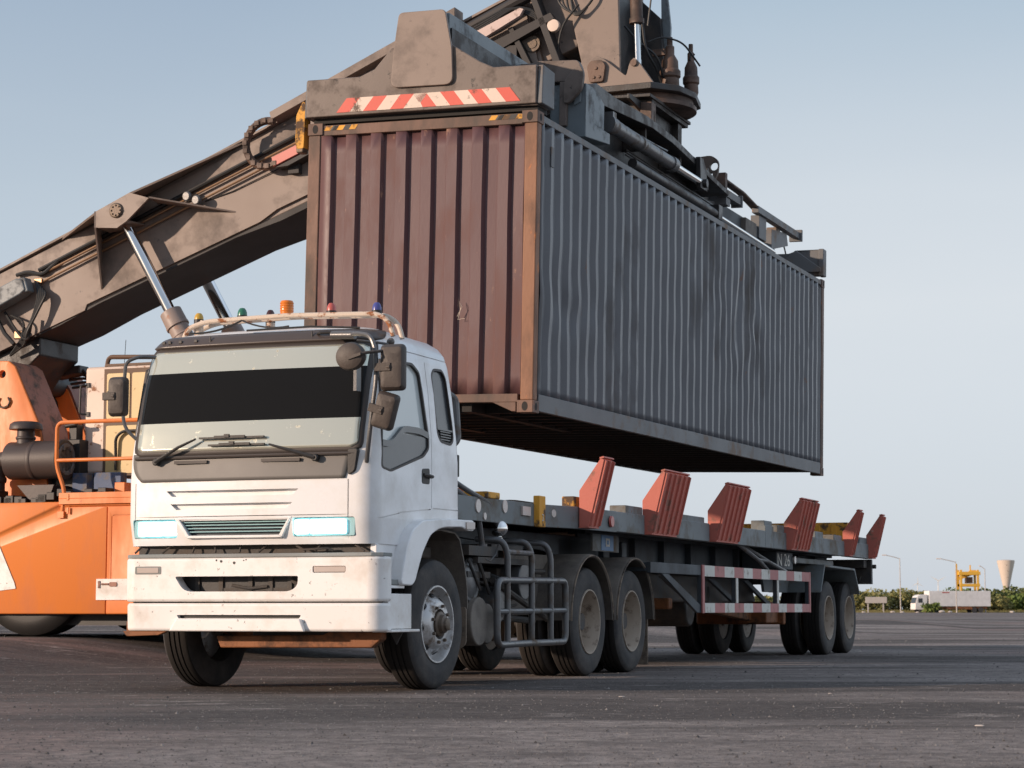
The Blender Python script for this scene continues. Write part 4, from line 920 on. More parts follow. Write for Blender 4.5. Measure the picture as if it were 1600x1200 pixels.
# boom
bt=lambda x:5.167+.408*(x+8.547)
bb=lambda x:4.117+.372*(x+8.517)
b=B(); b.prism([(-9.6,bb(-9.6)),(-.62,bb(-.62)),(-.98,bt(-.98)),(-9.6,bt(-9.6))],'y',5.54,6.60)
boom=b.o('boom',M['boom'],stk,bev=.02)
b=B(); 
st_=[(-8.9,bb(-8.9)-.035),(-7.20,bb(-7.2)-.035),(-7.17,bb(-7.17)+.035),(-4.6,bb(-4.6)+.02),(-4.35,bb(-4.35)+.08),(-.70,bb(-.7)+.08)]
b.prism(st_+[(-.95,bt(-.95)-.16),(-9.0,bt(-9.0)-.02)],'y',5.50,5.54)
b.o('boom_side_plate',M['boom'],boom,bev=.004)
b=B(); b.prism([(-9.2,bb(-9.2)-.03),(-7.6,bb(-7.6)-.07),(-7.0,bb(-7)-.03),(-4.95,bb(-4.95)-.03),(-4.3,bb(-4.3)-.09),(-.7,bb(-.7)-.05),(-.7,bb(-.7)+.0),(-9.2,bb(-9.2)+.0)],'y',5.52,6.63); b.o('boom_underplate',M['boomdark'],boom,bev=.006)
b=B(); b.prism([(-9.0,bt(-9.0)),(-1.0,bt(-1.0)),(-1.0,bt(-1)+.035),(-9.0,bt(-9)+.035)],'y',5.47,6.66); b.o('boom_top_plate',M['boom'],boom,bev=.004)
# lift cylinder bracket standing off the near side, with tapering shelves
A_,B_,C_,D_,E_=(-6.77,5.80),(-6.27,6.015),(-5.98,5.925),(-6.31,5.64),(-6.765,5.585)
yo=5.04; b=B()
def P3(p,y): return (p[0],y,p[1])
def slab(pts,t):
    """plate through 3D points, thickened by t along its normal"""
    q=[Vector(p) for p in pts]; n=(q[1]-q[0]).cross(q[2]-q[0]).normalized()*t
    k=len(q); b.mesh(q+[p+n for p in q],[tuple(range(k)),tuple(range(2*k-1,k-1,-1))]+[(i,(i+1)%k,k+(i+1)%k,k+i) for i in range(k)])
b.prism([A_,B_,C_,D_,(-6.45,5.56),E_],'y',yo,yo+.035)
slab([P3((-7.6,bt(-7.6)+.01),5.5),P3(A_,yo),P3(B_,yo),P3((-4.85,bt(-4.85)),5.5)],-.025)
slab([P3(C_,yo),P3((-4.95,5.74),5.5),P3((-6.1,5.93),5.5)],.02)
slab([P3(E_,yo),P3(A_,yo),P3((-6.95,5.68),5.5),P3((-6.93,4.84),5.5)],.022)
slab([P3(E_,yo),P3(D_,yo),P3((-6.3,5.66),5.5),P3((-6.8,5.58),5.5)],.02)
b.o('cylinder_bracket',M['boom'],stk)
b=B(); b.lathe([(0,-.03),(.085,-.03),(.10,-.015),(.10,.0)],(-6.46,yo,5.79),(0,1,0),28)
for i in range(8): q=2*math.pi*i/8; b.cyl((-6.46+.065*math.cos(q),yo-.045,5.79+.065*math.sin(q)),(-6.46+.065*math.cos(q),yo-.02,5.79+.065*math.sin(q)),.012,.012,8)
b.o('bracket_pin',M['hub'],stk)
for yy,ang in ((5.26,0),(6.88,0)):
    d=Vector((.72,0,-1.255)).normalized(); p=Vector((-6.45,yy,5.66))
    b=B(); rr_=.074 if yy<6 else .088; b.cyl(p+d*.05,p+d*1.45,rr_,rr_,28); rod=b.o('lift_cylinder_rod',M['chrome'],stk,ang=50)
    b=B(); b.cyl(p+d*1.40,p+d*1.62,.145,.15,28); b.cyl(p+d*1.60,p+d*1.63,.155,.155,28); b.cyl(p+d*1.62,p+d*4.2,.135,.135,28); b.lathe([(.137,0),(.142,.005),(.142,.02),(.137,.025)],p+d*1.75,d,28)
    b.tube([p+d*1.7+Vector((.12,-.08,0)),p+d*1.72+Vector((.22,-.10,.05)),p+d*1.9+Vector((.25,-.10,0)),p+d*2.4+Vector((.2,-.1,0))],.014,8)
    b.o('lift_cylinder',M['cyl'],stk,ang=50)
# pipes, hoses, work lamps and chain ring on the boom side
for k,dz in enumerate((0,.055)):
    b=B(); b.tube([(x,5.455,bb(x)+(bt(x)-bb(x))*.62+.055*(k-.5)*2) for x in (-7.9,-6.9)]+[(x,5.455,bb(x)+(bt(x)-bb(x))*.62+.055*(k-.5)*2) for x in (-5.6,-4.0,-2.6)],.016,8); b.o('boom_pipe',M['brass'],stk)
b=B(); b.tube([(x,5.46,bb(x)+(bt(x)-bb(x))*.74) for x in (-7.9,-6.9,-5.5,-3.9,-2.4)],.03,8); b.o('boom_cable_trunk',M['hose'],stk)
b=B()
b.tube(bend([(-8.25,5.46,5.10),(-8.05,5.44,5.14),(-7.85,5.45,5.07),(-7.6,5.46,5.26)],.1),.028,8)
for k in range(5):
    x=-7.93+.03*k; b.tube(bend([(x,5.44,5.0-.03*k),(x+.10,5.36,4.80),(x+.02-.05*k,5.34,4.45-.04*k),(x-.25,5.42,4.15),(-8.35,5.5,4.02)],.18),.018,8)
b.tube(bend([(-8.4,5.42,4.6),(-8.2,5.38,4.35),(-8.0,5.38,4.15),(-7.95,5.40,4.5)],.15),.02,8); b.tube(bend([(-8.3,5.42,4.55),(-8.05,5.38,4.45),(-8.1,5.38,4.2)],.1),.016,8)
b.tube([(-8.5,5.40,4.5),(-8.35,5.36,4.3),(-8.2,5.36,4.15)],.03,8)
b.o('boom_hoses',M['hose'],stk)
b=B(); b.box(-8.24,-8.1,5.4,5.44,4.22,4.34); b.o('hose_fitting',M['brass'],stk,bev=.02)
b=B(); b.box(-7.95,-7.83,5.42,5.46,4.97,5.03); b.o('hose_fitting',M['brass'],stk,bev=.006)
b=B(); b.prism([(-8.9,4.42),(-8.05,4.80),(-7.97,4.86),(-8.02,5.0),(-8.12,5.02),(-8.95,4.68)],'y',5.24,5.46); b.prism([(-8.03,4.82),(-7.93,4.84),(-7.99,5.03),(-8.09,5.03)],'y',5.26,5.42); b.o('valve_cover',M['bluegrey'],stk,bev=.02)
for x,z in ((-5.60,5.975),(-5.46,5.915)):
    b=B(); b.lathe([(0,0),(.05,0),(.066,.012),(.07,.02),(.07,.04),(.05,.08),(.02,.09),(0,.09)],(x,5.33,z),(.15,1,.1),24); b.cyl((x,5.37,z),(x,5.5,z-.03),.012); b.o('work_lamp',M['tube'],stk)
b=B(); cx,cz=-4.42,6.575
b.tube([(cx+.30*math.cos(q)+ (.12 if math.cos(q)>.6 else 0),5.33,cz+.30*math.sin(q)) for q in [R(70)+R(230)*i/22 for i in range(23)]],.05,6)
for i in range(12):
    q=R(75)+R(220)*i/11; b.box(cx+.30*math.cos(q)-.03,cx+.30*math.cos(q)+.03,5.27,5.29,cz+.30*math.sin(q)-.03,cz+.30*math.sin(q)+.03)
b.o('cable_chain_ring',M['slewbrown'],stk)
b=B(); b.prism([(-4.30,6.26),(-3.4,6.62),(-3.4,6.74),(-4.33,6.38)],'y',5.28,5.42); b.o('salmon_chain_tray',M['pink'],stk,bev=.006)
b=B(); b.prism([(-4.28,6.25),(-3.4,6.60),(-3.4,6.56),(-4.1,6.26)],'y',5.30,5.5); b.box(-4.15,-4.0,5.40,5.52,6.18,6.30); b.o('tray_bracket',M['boomdark'],stk)
b=B(); b.prism([(-4.35,6.88),(-1.8,7.98),(-1.8,8.10),(-4.38,6.98)],'y',5.30,5.58); b.o('upper_chain_tray',M['boom'],stk,bev=.006)
b=B(); b.tube([(-5.4,5.49,5.92),(-5.0,5.485,6.02),(-4.3,5.48,6.28)],.007,6); b.o('thin_cable',M['hose'],stk)
# boom end: collar, inner boom, fittings
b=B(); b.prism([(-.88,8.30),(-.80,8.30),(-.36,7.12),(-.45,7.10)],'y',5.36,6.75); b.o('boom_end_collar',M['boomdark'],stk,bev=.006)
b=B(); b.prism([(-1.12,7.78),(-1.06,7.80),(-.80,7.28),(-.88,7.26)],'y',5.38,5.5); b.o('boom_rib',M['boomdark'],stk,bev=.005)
b=B(); b.prism([(-1.0,7.25),(.0,7.62),(.2,8.3),(.1,8.60),(-1.0,8.22)],'y',5.60,6.5); b.o('inner_boom',M['boom'],stk,bev=.02)
b=B(); b.prism([(-2.0,7.50),(-1.42,7.66),(-.93,7.90),(-.88,7.98),(-.93,8.0),(-1.95,7.58)],'y',5.30,5.36); b.o('pale_side_plate',M['pinkwhite'],stk,bev=.004)
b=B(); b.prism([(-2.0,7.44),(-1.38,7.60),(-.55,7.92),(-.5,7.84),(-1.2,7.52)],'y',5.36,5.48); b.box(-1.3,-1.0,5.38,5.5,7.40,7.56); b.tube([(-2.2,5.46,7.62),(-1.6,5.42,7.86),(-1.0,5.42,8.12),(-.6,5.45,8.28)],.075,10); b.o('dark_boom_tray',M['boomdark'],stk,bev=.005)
b=B()
for k in range(4): b.tube(bend([(-2.0,5.40,7.60+.03*k),(-1.4,5.36,7.83+.03*k),(-1.0-.03*k,5.36,8.05),(-.72,5.40,7.95-.03*k),(-.78,5.42,7.72)],.15),.018,8)
for k in range(4): b.tube(bend([(-.55+.06*k,5.5,8.35),(-.45+.06*k,5.42,8.0-.04*k),(-.2,5.42,7.86),(.0,5.42,8.05),(.05,5.46,8.3)],.12),.015,8)
b.tube(bend([(-.5,5.45,7.35),(-.42,5.40,7.75),(-.2,5.42,8.0)],.15),.014,8)
b.o('boom_end_hoses',M['hose'],stk)
b=B(); b.lathe([(0,-.02),(.075,-.015),(.08,.0),(.08,.05)],(-.52,5.38,7.755),(0,1,0),24); b.o('end_lamp',M['cabwhite'],stk)
b=B(); b.lathe([(.0,-.03),(.06,-.03),(.06,-.02),(.10,-.02),(.10,.02)],(-.83,5.49,7.58),(0,1,0),24); b.o('round_boss',M['hub'],stk)
# head with its twin plates, tilt cylinder and slewing platform
HP=[(-.30,8.6),(-.31,7.80),(-.20,7.30),(-.27,6.93),(.44,6.93),(.30,7.10),(.285,7.95),(.26,8.6)]
for y0,y1 in ((5.50,5.56),(6.50,6.56)): b=B(); b.prism(HP,'y',y0,y1); b.o('boom_head_plate',M['boom'],stk,bev=.01)
b=B(); b.box(-.15,.22,5.56,6.5,7.1,8.5); b.prism([(.2,7.0),(.62,7.0),(.55,8.0),(.25,8.3)],'y',6.35,6.5); b.o('boom_head_core',M['grease'],stk)
FP=rnd([(-.30,6.90),(-.10,7.26),(.02,7.34),(.13,7.28),(.40,7.05),(.44,7.20),(.50,7.28),(.57,7.20),(.76,6.92)],.03,2)
for y0,y1 in ((5.43,5.50),(6.56,6.63)): b=B(); b.prism(FP,'y',y0,y1); b.o('head_clevis',M['boom'],stk,bev=.006)
b=B(); b.prism(rnd([(-.06,7.0),(.12,7.0),(.15,7.2),(.10,7.27),(-.04,7.27),(-.09,7.2)],.03,3),'y',5.385,5.43)
for x,z in ((0,7.06),(.07,7.06),(.03,7.17)): b.cyl((x,5.37,z),(x,5.39,z),.02,.02,10)
b.o('clevis_pin_cover',M['slewbrown'],stk,bev=.006)
b=B(); b.cyl((.50,5.40,7.20),(.50,5.6,7.20),.04); b.o('cylinder_pin',M['slewbrown'],stk)
b=B(); b.cyl((.455,5.62,9.0),(.48,5.62,7.76),.075); b.cyl((.48,5.62,7.80),(.48,5.62,7.74),.09); tc_=b.o('tilt_cylinder',M['slewbrown'],stk)
b=B(); b.cyl((.48,5.62,7.76),(.50,5.60,7.22),.042); b.o('cylinder_rod',M['chrome'],tc_)
b=B(); b.prism([(-.35,6.05),(-.2,5.35),(.75,5.32),(1.02,5.62),(1.10,6.05),(1.0,6.6),(.7,6.85),(-.2,6.85)],'z',6.845,6.925); b.o('slewing_platform',M['grease'],stk,bev=.01)
b=B(); b.lathe([(.10,6.70),(.60,6.70),(.66,6.715),(.66,6.765),(.62,6.78),(.62,6.845),(.1,6.845)],(.42,6.05,0),(0,0,1),48); b.o('slewing_ring',M['slewbrown'],stk)
for x,y,s_ in ((.80,5.95,1.0),(.95,6.35,.8)):
    b=B(); b.lathe([(0,.70),(.035*s_,.70),(.035*s_,.60),(.055*s_,.58),(.055*s_,.48),(.10*s_,.40),(.105*s_,.30),(.13*s_,.27),(.13*s_,.20),(.11*s_,.18),(.115*s_,.08),(.10*s_,.05),(.10*s_,0),(0,0)],(x,y,6.92),(0,0,1),20); b.box(x-.22,x,y-.03,y+.03,6.92+.48,6.92+.56) if s_==1 else None
    b.o('slewing_motor',M['slewbrown'],stk,bev=.004)
b=B()
b.tube(bend([(.30,5.7,7.75),(.50,5.68,7.5),(.7,5.75,7.36),(.75,5.85,7.1)],.15),.014,8); b.tube(bend([(.42,5.62,8.3),(.55,5.6,7.8),(.58,5.65,7.4),(.68,5.8,7.2),(.72,5.9,7.0)],.15),.016,8)
b.tube(bend([(.6,5.7,7.52),(.75,5.8,7.60),(.95,6.0,7.56),(1.08,6.3,7.32)],.12),.012,8); b.tube([(.95,6.3,7.4),(.96,6.32,7.5),(1.0,6.35,7.48)],.012,6); b.tube(bend([(.62,5.55,8.5),(.68,5.6,8.1),(.62,5.62,7.7)],.1),.012,6)
b.o('motor_hoses',M['hose'],stk)
b=B(); b.prism([(.54,6.93),(.62,7.0),(.66,7.9),(.60,8.5),(.54,8.5)],'y',6.45,6.5); b.o('head_back_plate',M['bluegrey'],stk)
# ---- spreader, in the container's axes
b=B(); b.prism([(-1.236,2.955),(1.205,2.955),(1.205,3.33),(.76,3.335),(.62,3.40),(.30,3.60),(-.32,3.60),(-.50,3.40),(-.66,3.335),(-1.236,3.335)],'y',-.02,.03)
b.box(-1.236,1.205,.03,.34,2.955,3.0); b.box(-1.236,1.205,.03,.34,3.27,3.325); b.box(-1.2,1.19,.30,.34,3.0,3.3)
eb=spr(b,'spreader_end_beam',M['ospr'],bev=.012); lab(eb,'front end beam of the spreader with red and white chevrons')
for xa,xb in ((1.205,1.262),(-1.262,-1.236)):
    b=B(); b.prism([(.0,2.955),(.34,2.955),(.34,3.32),(.02,3.335)],'x',xa,xb); b.o('beam_end_cap',M['crail'],eb,bev=.012)
b=B(); P=rnd([(-.31,3.19),(.355,3.185),(.335,3.55),(.255,3.935),(-.235,3.935),(-.285,3.55)],[.09,.09,.05,.05,.05,.05],5); b.prism(P,'y',-.055,-.02); b.o('cover_plate',M['boom'],eb,bev=.008)
b=B(); z0,z1=2.985,3.125; h=.145
def chev(x,sk,mi):
    b.mi=mi; b.prism([(x,z0),(x+h,z0),(x+h+sk,z1),(x+sk,z1)],'y',-.0255,-.0195)
for i in range(6): chev(-.90+h*i,.11,(i+1)%2)
for i in range(7): chev(.03+h*i,-.11+.0,(i+1)%2)
b.mi=1; b.prism([(-.03,z0),(.03,z0),(-.08+.0,z1),(.08-.0,z1)][:2]+[(-.075,z1)],'y',-.0255,-.0195) if False else None
b.mi=0; b.prism([(-.03+.0,z0),(.03,z0),(.0,z0+.06)],'y',-.026,-.0195)
b.o('hazard_chevrons',[M['haz_w'],M['haz_r']],eb)
b=B(); b.box(-1.19,1.19,.07,.33,2.905,2.955); b.o('twist_lock_housing',M['cunder'],eb)  # near-black colour stands for the shade in the gap over the container
b=B(); b.prism(rnd([(-1.36,2.66),(-1.28,2.66),(-1.275,2.75),(-1.27,3.12),(-1.30,3.14),(-1.37,3.0),(-1.375,2.75)],.02,3),'y',.03,.16); b.box(-1.32,-1.2,.04,.15,3.05,3.12); fp=spr(b,'yellow_guide_flipper',M['yellow'],bev=.012)
b=B(); b.prism([(-1.365,2.62),(-1.285,2.62),(-1.28,2.70),(-1.37,2.70)],'y',.035,.155); b.o('flipper_tip',M['hub'],fp,bev=.015)
b=B(); b.prism([(.03,3.62),(.03,3.92),(2.4,3.92),(2.4,3.62)],'x',-.27,.27); b.prism([(.30,3.30),(.30,3.62),(2.6,3.62),(2.6,3.0),(.6,3.0)],'x',-.30,.285)
spr(b,'telescopic_beam',M['bluegrey'],bev=.012)
b=B(); b.box(.272,.292,.05,2.3,3.60,3.77); b.box(-.5,.5,.34,2.6,2.96,3.25); spr(b,'greasy_slide_face',M['grease'])
b=B(); b.box(-.98,-.3,1.95,2.10,3.86,3.98); b.prism([(-.95,3.86),(-.60,3.86),(-.55,3.60),(-.70,3.60)],'y',2.0,2.6); b.cyl((-.62,1.95,3.98),(-.62,1.95,4.10),.03); spr(b,'far_side_arm',M['ospr'],bev=.01)
# main frame of the spreader
b=B()
b.box(.2,.9,1.98,2.08,3.62,3.86); b.prism(rnd([(.45,3.62),(.98,3.62),(.985,3.75),(.94,3.84),(.45,3.86)],.04,3),'y',1.90,1.98)
b.prism(rnd([(.80,3.62),(.965,3.80),(1.02,3.70),(1.0,3.52),(.86,3.38),(.80,3.38)],.05,3),'y',1.86,1.92); b.box(.74,.82,1.9,2.05,3.15,3.62)
spr(b,'lifting_hook',M['ospr'],bev=.008)
b=B(); b.prism([(1.95,3.22),(2.55,3.22),(2.55,3.50),(2.25,3.60),(1.95,3.60)],'x',.62,1.02); b.prism([(1.95,3.03),(2.75,3.10),(2.75,3.22),(1.95,3.22)],'x',.62,1.02); b.prism([(.88,3.36),(.97,3.40),(.97,3.60),(.93,3.62)],'y',1.93,1.95); spr(b,'grey_side_box',M['bluegrey'],bev=.015)
b=B(); b.prism([(2.2,3.62),(2.5,3.50),(4.4,3.62),(5.2,3.60),(7.7,3.40),(7.7,3.46),(5.2,3.69),(4.2,3.72),(3.0,3.68),(2.4,3.70)],'x',.55,.98); b.box(.42,.62,2.5,8.0,3.18,3.6); b.box(-.98,-.42,2.3,8.0,3.18,3.66); b.box(-.45,.45,2.6,9.0,3.0,3.45)
for y in (3.2,4.4,5.8,7.0): b.box(.62,.9,y-.03,y+.03,3.36,3.64)
spr(b,'spreader_main_frame',M['grease'],bev=.008)
b=B()
for y in (5.35,6.45):
    for x in (.55,-.25): b.box(x,x+.14,y-.08,y+.08,3.6,4.16)
b.box(-.25,.72,5.25,5.30,3.98,4.12); b.box(.5,.72,5.2,6.7,4.10,4.16); b.prism([(5.43,3.62),(6.37,3.62),(6.37,3.78),(5.43,3.92)],'x',.58,.60); b.prism([(5.43,3.95),(6.37,3.95),(6.37,4.1),(5.43,4.1)],'x',.58,.60)
b.prism([(5.6,3.98),(5.43,4.12),(4.7,4.12),(4.7,4.06),(5.2,4.0),(5.35,3.7),(5.43,3.7)],'x',.56,.60)
b.box(-.3,.74,5.05,6.75,4.15,4.19); spr(b,'turntable_pedestal',M['grease'],bev=.008)
b=B(); b.box(-.2,.74,5.18,5.26,3.66,4.02); b.box(.6,.74,5.10,5.28,3.62,4.10); spr(b,'pedestal_front_web',M['slewbrown'],bev=.008)
b=B(); b.cyl((1.0,2.85,3.33),(1.0,5.10,3.33),.078); b.cyl((1.0,2.70,3.33),(1.0,2.9,3.33),.095); b.cyl((1.0,5.0,3.33),(1.0,5.15,3.33),.09); b.lathe([(.078,0),(.09,.01),(.09,.05),(.078,.06)],(1.0,3.8,3.33),(0,1,0),20)
b.tube(sag((.98,2.9,3.44),(1.0,4.9,3.45),.02),.012,6); b.box(.92,1.06,2.72,2.84,3.30,3.46); cy=spr(b,'side_shift_cylinder',M['tube'],ang=50)
b=B(); b.cyl((1.0,5.1,3.33),(1.0,6.3,3.33),.045); b.o('cylinder_rod',M['chrome'],cy)
b=B(); b.prism([(6.2,3.24),(6.5,3.24),(6.45,3.5),(6.3,3.62),(6.15,3.62)],'x',.98,1.04); b.cyl((.94,6.35,3.32),(1.08,6.35,3.32),.055); spr(b,'rod_bracket',M['grease'],bev=.008)
b=B(); b.cyl((1.0,3.6,3.06),(1.0,7.0,3.05),.055)
for k in range(3): b.tube([(.92,3.6,3.16+.03*k),(.92,7.2,3.13+.03*k)],.010,6)
b.box(.9,1.06,6.95,7.12,2.98,3.16); lc=spr(b,'extension_cylinder',M['grease'],ang=50)
b=B(); b.cyl((1.0,7.05,3.045),(.95,10.2,3.04),.028); b.o('cylinder_rod',M['chrome'],lc)
b=B(); b.box(-.42,.55,7.6,10.9,2.98,3.52); b.box(.55,.56,8.2,10.6,3.22,3.235)
spr(b,'inner_telescopic_beam',M['dark'],bev=.01)
b=B(); b.box(-.34,.48,10.2,12.1,3.0,3.40); b.box(.42,.62,9.9,10.5,3.0,3.5); spr(b,'rear_telescopic_arm',M['mud'],bev=.01)
b=B(); P=rnd([(.33,3.64),(.34,3.98),(.66,4.01),(.755,3.93),(.74,3.74),(.63,3.60),(.50,3.55)],.06,4); b.prism(P,'y',8.0,8.06); lg=spr(b,'pierced_lifting_lug',M['ospr'])
c1=B(); c1.cyl((.69,7.9,3.86),(.69,8.2,3.86),.055); c2=B(); c2.cyl((.655,7.9,3.745),(.655,8.2,3.745),.03)
cut(lg,c1,c2)
b=B(); b.prism([(8.06,3.5),(8.5,3.5),(8.06,3.95)],'x',.30,.36); b.box(.2,.5,7.6,8.1,3.4,3.95); spr(b,'lug_support',M['grease'],bev=.01)
b=B(); b.box(.68,.80,7.15,9.0,3.50,3.60); b.box(.40,.78,8.3,8.5,3.40,3.52); b.box(.66,.82,8.96,9.0,3.47,3.63); b.prism([(7.2,3.2),(8.6,3.2),(8.6,3.48),(7.9,3.4)],'x',.5,.62); spr(b,'outer_rail',M['crail'],bev=.006)
b=B(); b.box(.52,.62,10.6,13.1,3.68,3.78); b.box(.46,.66,13.06,13.12,3.64,3.82); b.prism([(11.6,3.3),(12.6,3.5),(12.5,3.68),(11.6,3.6)],'x',.3,.56); b.box(.45,.58,10.8,11.2,3.35,3.68); b.box(.4,.55,11.9,12.15,3.55,3.68); spr(b,'rear_hose_rail',M['crail'],bev=.006)
b=B()
for k in range(4): b.tube([(.50+.03*k,8.8,3.86),(.50+.03*k,9.9,3.84),(.5+.03*k,10.7,3.76)],.018,8)
b.box(.46,.64,8.75,8.85,3.70,3.92); ho=spr(b,'hose_guide',M['slewbrown'])
b=B(); b.tube(bend([(.5,12.0,3.62),(.52,12.5,3.50),(.54,12.6,3.30),(.54,12.62,3.1)],.12),.012,6); spr(b,'hanging_cable',M['hose'])
b=B(); b.prism([(-1.235,2.955),(1.235,2.955),(1.235,3.35),(.82,3.34),(.70,3.30),(-.7,3.30),(-1.235,3.34)],'y',12.06,12.20); b.box(1.16,1.238,12.02,12.215,2.945,3.35)
b.prism([(.45,3.05),(.82,3.34),(1.2,3.06),(1.2,3.0),(.45,3.0)],'y',12.0,12.06)
spr(b,'rear_end_beam',M['crail'],bev=.012)
# ---- stacker chassis
b=B(); b.prism([(-10.5,.70),(-10.2,.56),(-1.2,.56),(-.8,.8),(-.8,1.5),(-1.6,1.92),(-6.74,1.93),(-6.74,1.965),(-10.2,1.965),(-10.5,1.7)],'y',4.30,7.75)
body=b.o('stacker_body',M['orange'],stk,bev=.02)
g=.012; cs=[]
for q in ((-6.05-g/2,-6.05+g/2,4.2,4.33,.45,1.885),(-6.6,-2,4.2,4.32,1.893,1.903),(-5.985,-5.975,4.2,4.31,.95,1.77),(-5.965,-5.2,4.2,4.31,1.78,1.788)):
    c1=B(); c1.box(*q); cs.append(c1)
cut(body,*cs)
b=B(); b.box(-6.74,-1.6,4.27,5.2,1.93,2.075); b.box(-6.74,-1.6,4.262,4.27,2.0,2.008)
for z in (1.86,2.03): b.box(-6.62,-6.59,4.262,4.275,z-.05,z+.03)
b.o('deck_edge',M['orange'],stk,bev=.008)
b=B(); b.prism([(-8.4,.80),(-7.36,.87),(-7.42,1.0),(-7.75,1.72),(-8.4,2.0)][:0] or [(-7.9,.82),(-7.36,.88),(-7.38,.95),(-7.66,1.50),(-7.9,1.70)],'y',4.288,4.299); b.o('white_stripe',M['bumper'],body)
b=B(); b.box(-6.18,-5.2,4.285,4.299,.735,.995); b.o('white_patch',M['bumper'],body)
b=B(); b.cyl((-6.1,4.28,.93),(-6.0,4.28,.93),.012); b.prism(rnd([(-5.99,.90),(-5.88,.90),(-5.88,.955),(-5.99,.955)],.02),'y',4.275,4.286); b.box(-6.15,-6.12,4.276,4.286,.88,.97); b.o('door_latch',M['orange2'],body)
b=B(); b.box(-10,-1.5,4.6,7.4,.42,.6); b.o('underframe',M['black'],stk)
def bigwheel(x,y,w_=.5):
    e=bpy.data.objects.new('wheel',None); COL.objects.link(e); put(e,stk); e.location=e.location+Vector((x,y,1.09))
    b=B(); b.lathe([(.40,0),(.62,-.03),(.74,.0),(.80,.06),(.80,w_-.06),(.74,w_),(.40,w_)],(0,0,0),(0,1,0),64,closed=True); b.o('tyre',M['black'],None,ang=40).parent=e
    b=B(); b.lathe([(0,.10),(.2,.10),(.25,.14),(.36,.14),(.40,.03),(.42,.02),(.42,.3),(0,.3)],(0,0,0),(0,1,0),40); b.o('rim',M['orange2'],None).parent=e
for x,y in ((-7.25,4.42),(-7.25,7.15),(-.75,4.42),(-.75,7.15)): bigwheel(x,y)
# boom supports
b=B(); b.prism([(-9.6,1.9),(-9.4,3.95),(-8.0,3.87),(-7.90,3.80),(-7.50,3.0),(-7.44,2.72),(-7.30,1.9)],'y',4.95,5.02); s1=b.o('boom_support',M['orange'],stk,bev=.01)
c1=B(); c1.cyl((-8.09,4.9,3.70),(-8.09,5.1,3.70),.05); cut(s1,c1)
b=B(); b.rings([[(x,4.975,z),(x,5.58,z),(x-.03,5.58,z-.01),(x-.03,4.975,z-.01)] for x,z in ((-8.0,3.87),(-7.89,3.80),(-7.49,3.0),(-7.43,2.72),(-7.29,1.9))]); b.o('support_edge_plate',M['orange2'],s1)  # edge turned from the sun, its shade put into the colour
b=B(); b.prism(rnd([(-9.8,1.9),(-9.5,3.6),(-8.95,3.93),(-8.55,3.93),(-8.35,3.65),(-8.05,3.0),(-7.95,1.9)],[.01,.05,.12,.12,.1,.1,.01]),'y',6.95,7.02); s2=b.o('boom_support',M['orange'],stk,bev=.01)
c1=B(); c1.cyl((-8.62,6.9,3.78),(-8.62,7.1,3.78),.05); cut(s2,c1)
b=B(); b.rings([[(x,6.97,z),(x,7.5,z),(x-.03,7.5,z-.01),(x-.03,6.97,z-.01)] for x,z in ((-8.52,3.94),(-8.33,3.68),(-8.03,3.0),(-7.93,1.9))]); b.lathe([(0,-.1),(.12,-.1),(.14,-.04),(.2,-.02),(.2,.0)],(-8.75,6.95,3.35),(0,1,0),24); b.o('support_edge_plate',M['orange2'],s2)
b=B(); b.lathe([(0,-.12),(.14,-.12),(.18,-.05),(.2,0),(.2,.1)],(-8.72,6.93,3.45),(0,1,0),16); b.tube([(-8.9,6.9,3.4),(-8.6,6.85,3.2),(-8.5,6.85,3.0),(-8.4,6.9,3.1)],.04,8); b.o('pivot_bearing',M['grease'],s2)
b=B(); b.prism([(-9.4,3.7),(-9.4,4.3),(-8.6,4.2),(-7.95,4.26),(-7.95,4.02),(-8.25,3.78),(-8.6,3.3)],'y',5.6,6.55); b.cyl((-8.55,4.9,3.75),(-8.55,7.3,3.75),.16); b.prism([(-8.35,3.95),(-7.9,3.98),(-7.9,3.86),(-8.35,3.8)],'y',6.5,6.75); b.o('boom_pivot',M['grease'],stk,bev=.02)
b=B()
for k in range(6): b.tube(bend([(-8.2,6.6+.04*k,3.95-.05*k),(-7.95+.02*k,6.6+.04*k,3.98-.05*k),(-7.65+.03*k,6.6,3.6-.03*k),(-7.5+.02*k,6.6,3.0)],.25),.02,8)
b.o('pivot_hoses',M['hose'],stk)
b=B(); cx,cz=-7.97,3.27
for i in range(8): b.tube([(-8.05+.10*math.cos(R(45*i)),4.93,3.33+.08*math.sin(R(45*i))),(-8.05+.10*math.cos(R(45*(i+1))),4.93,3.33+.08*math.sin(R(45*(i+1))))],.014,6) if i not in(1,2) else None
b.o('slack_chain',M['hub'],s1)
# air cleaner, rail, deck clutter
b=B(); b.cyl((-7.75,4.72,2.53),(-6.93,4.72,2.53),.245,.245,40); b.lathe([(.245,0),(.26,.01),(.26,.05),(.245,.06)],(-7.0,4.72,2.53),(1,0,0),40); b.lathe([(.246,0),(.252,.01),(.252,.06),(.246,.07)],(-7.4,4.72,2.53),(1,0,0),40)
b.prism([(-7.55,2.2),(-7.0,2.2),(-7.08,2.0),(-7.35,2.0)],'y',4.55,4.9); b.tube(bend([(-7.75,4.72,2.55),(-7.95,4.72,2.55),(-7.98,4.72,2.35),(-7.98,4.72,1.95)],.12),.11,14); b.lathe([(.12,0),(.13,.02),(.13,.06),(.12,.08)],(-7.98,4.72,2.25),(0,0,1),20)
ac=b.o('air_cleaner',M['cleaner'],stk,ang=50)
b=B(); b.lathe([(0,.0),(.15,.0),(.165,.012),(.20,.012),(.22,-.02),(.22,-.05)],(-6.93,4.72,2.53),(1,0,0),40)
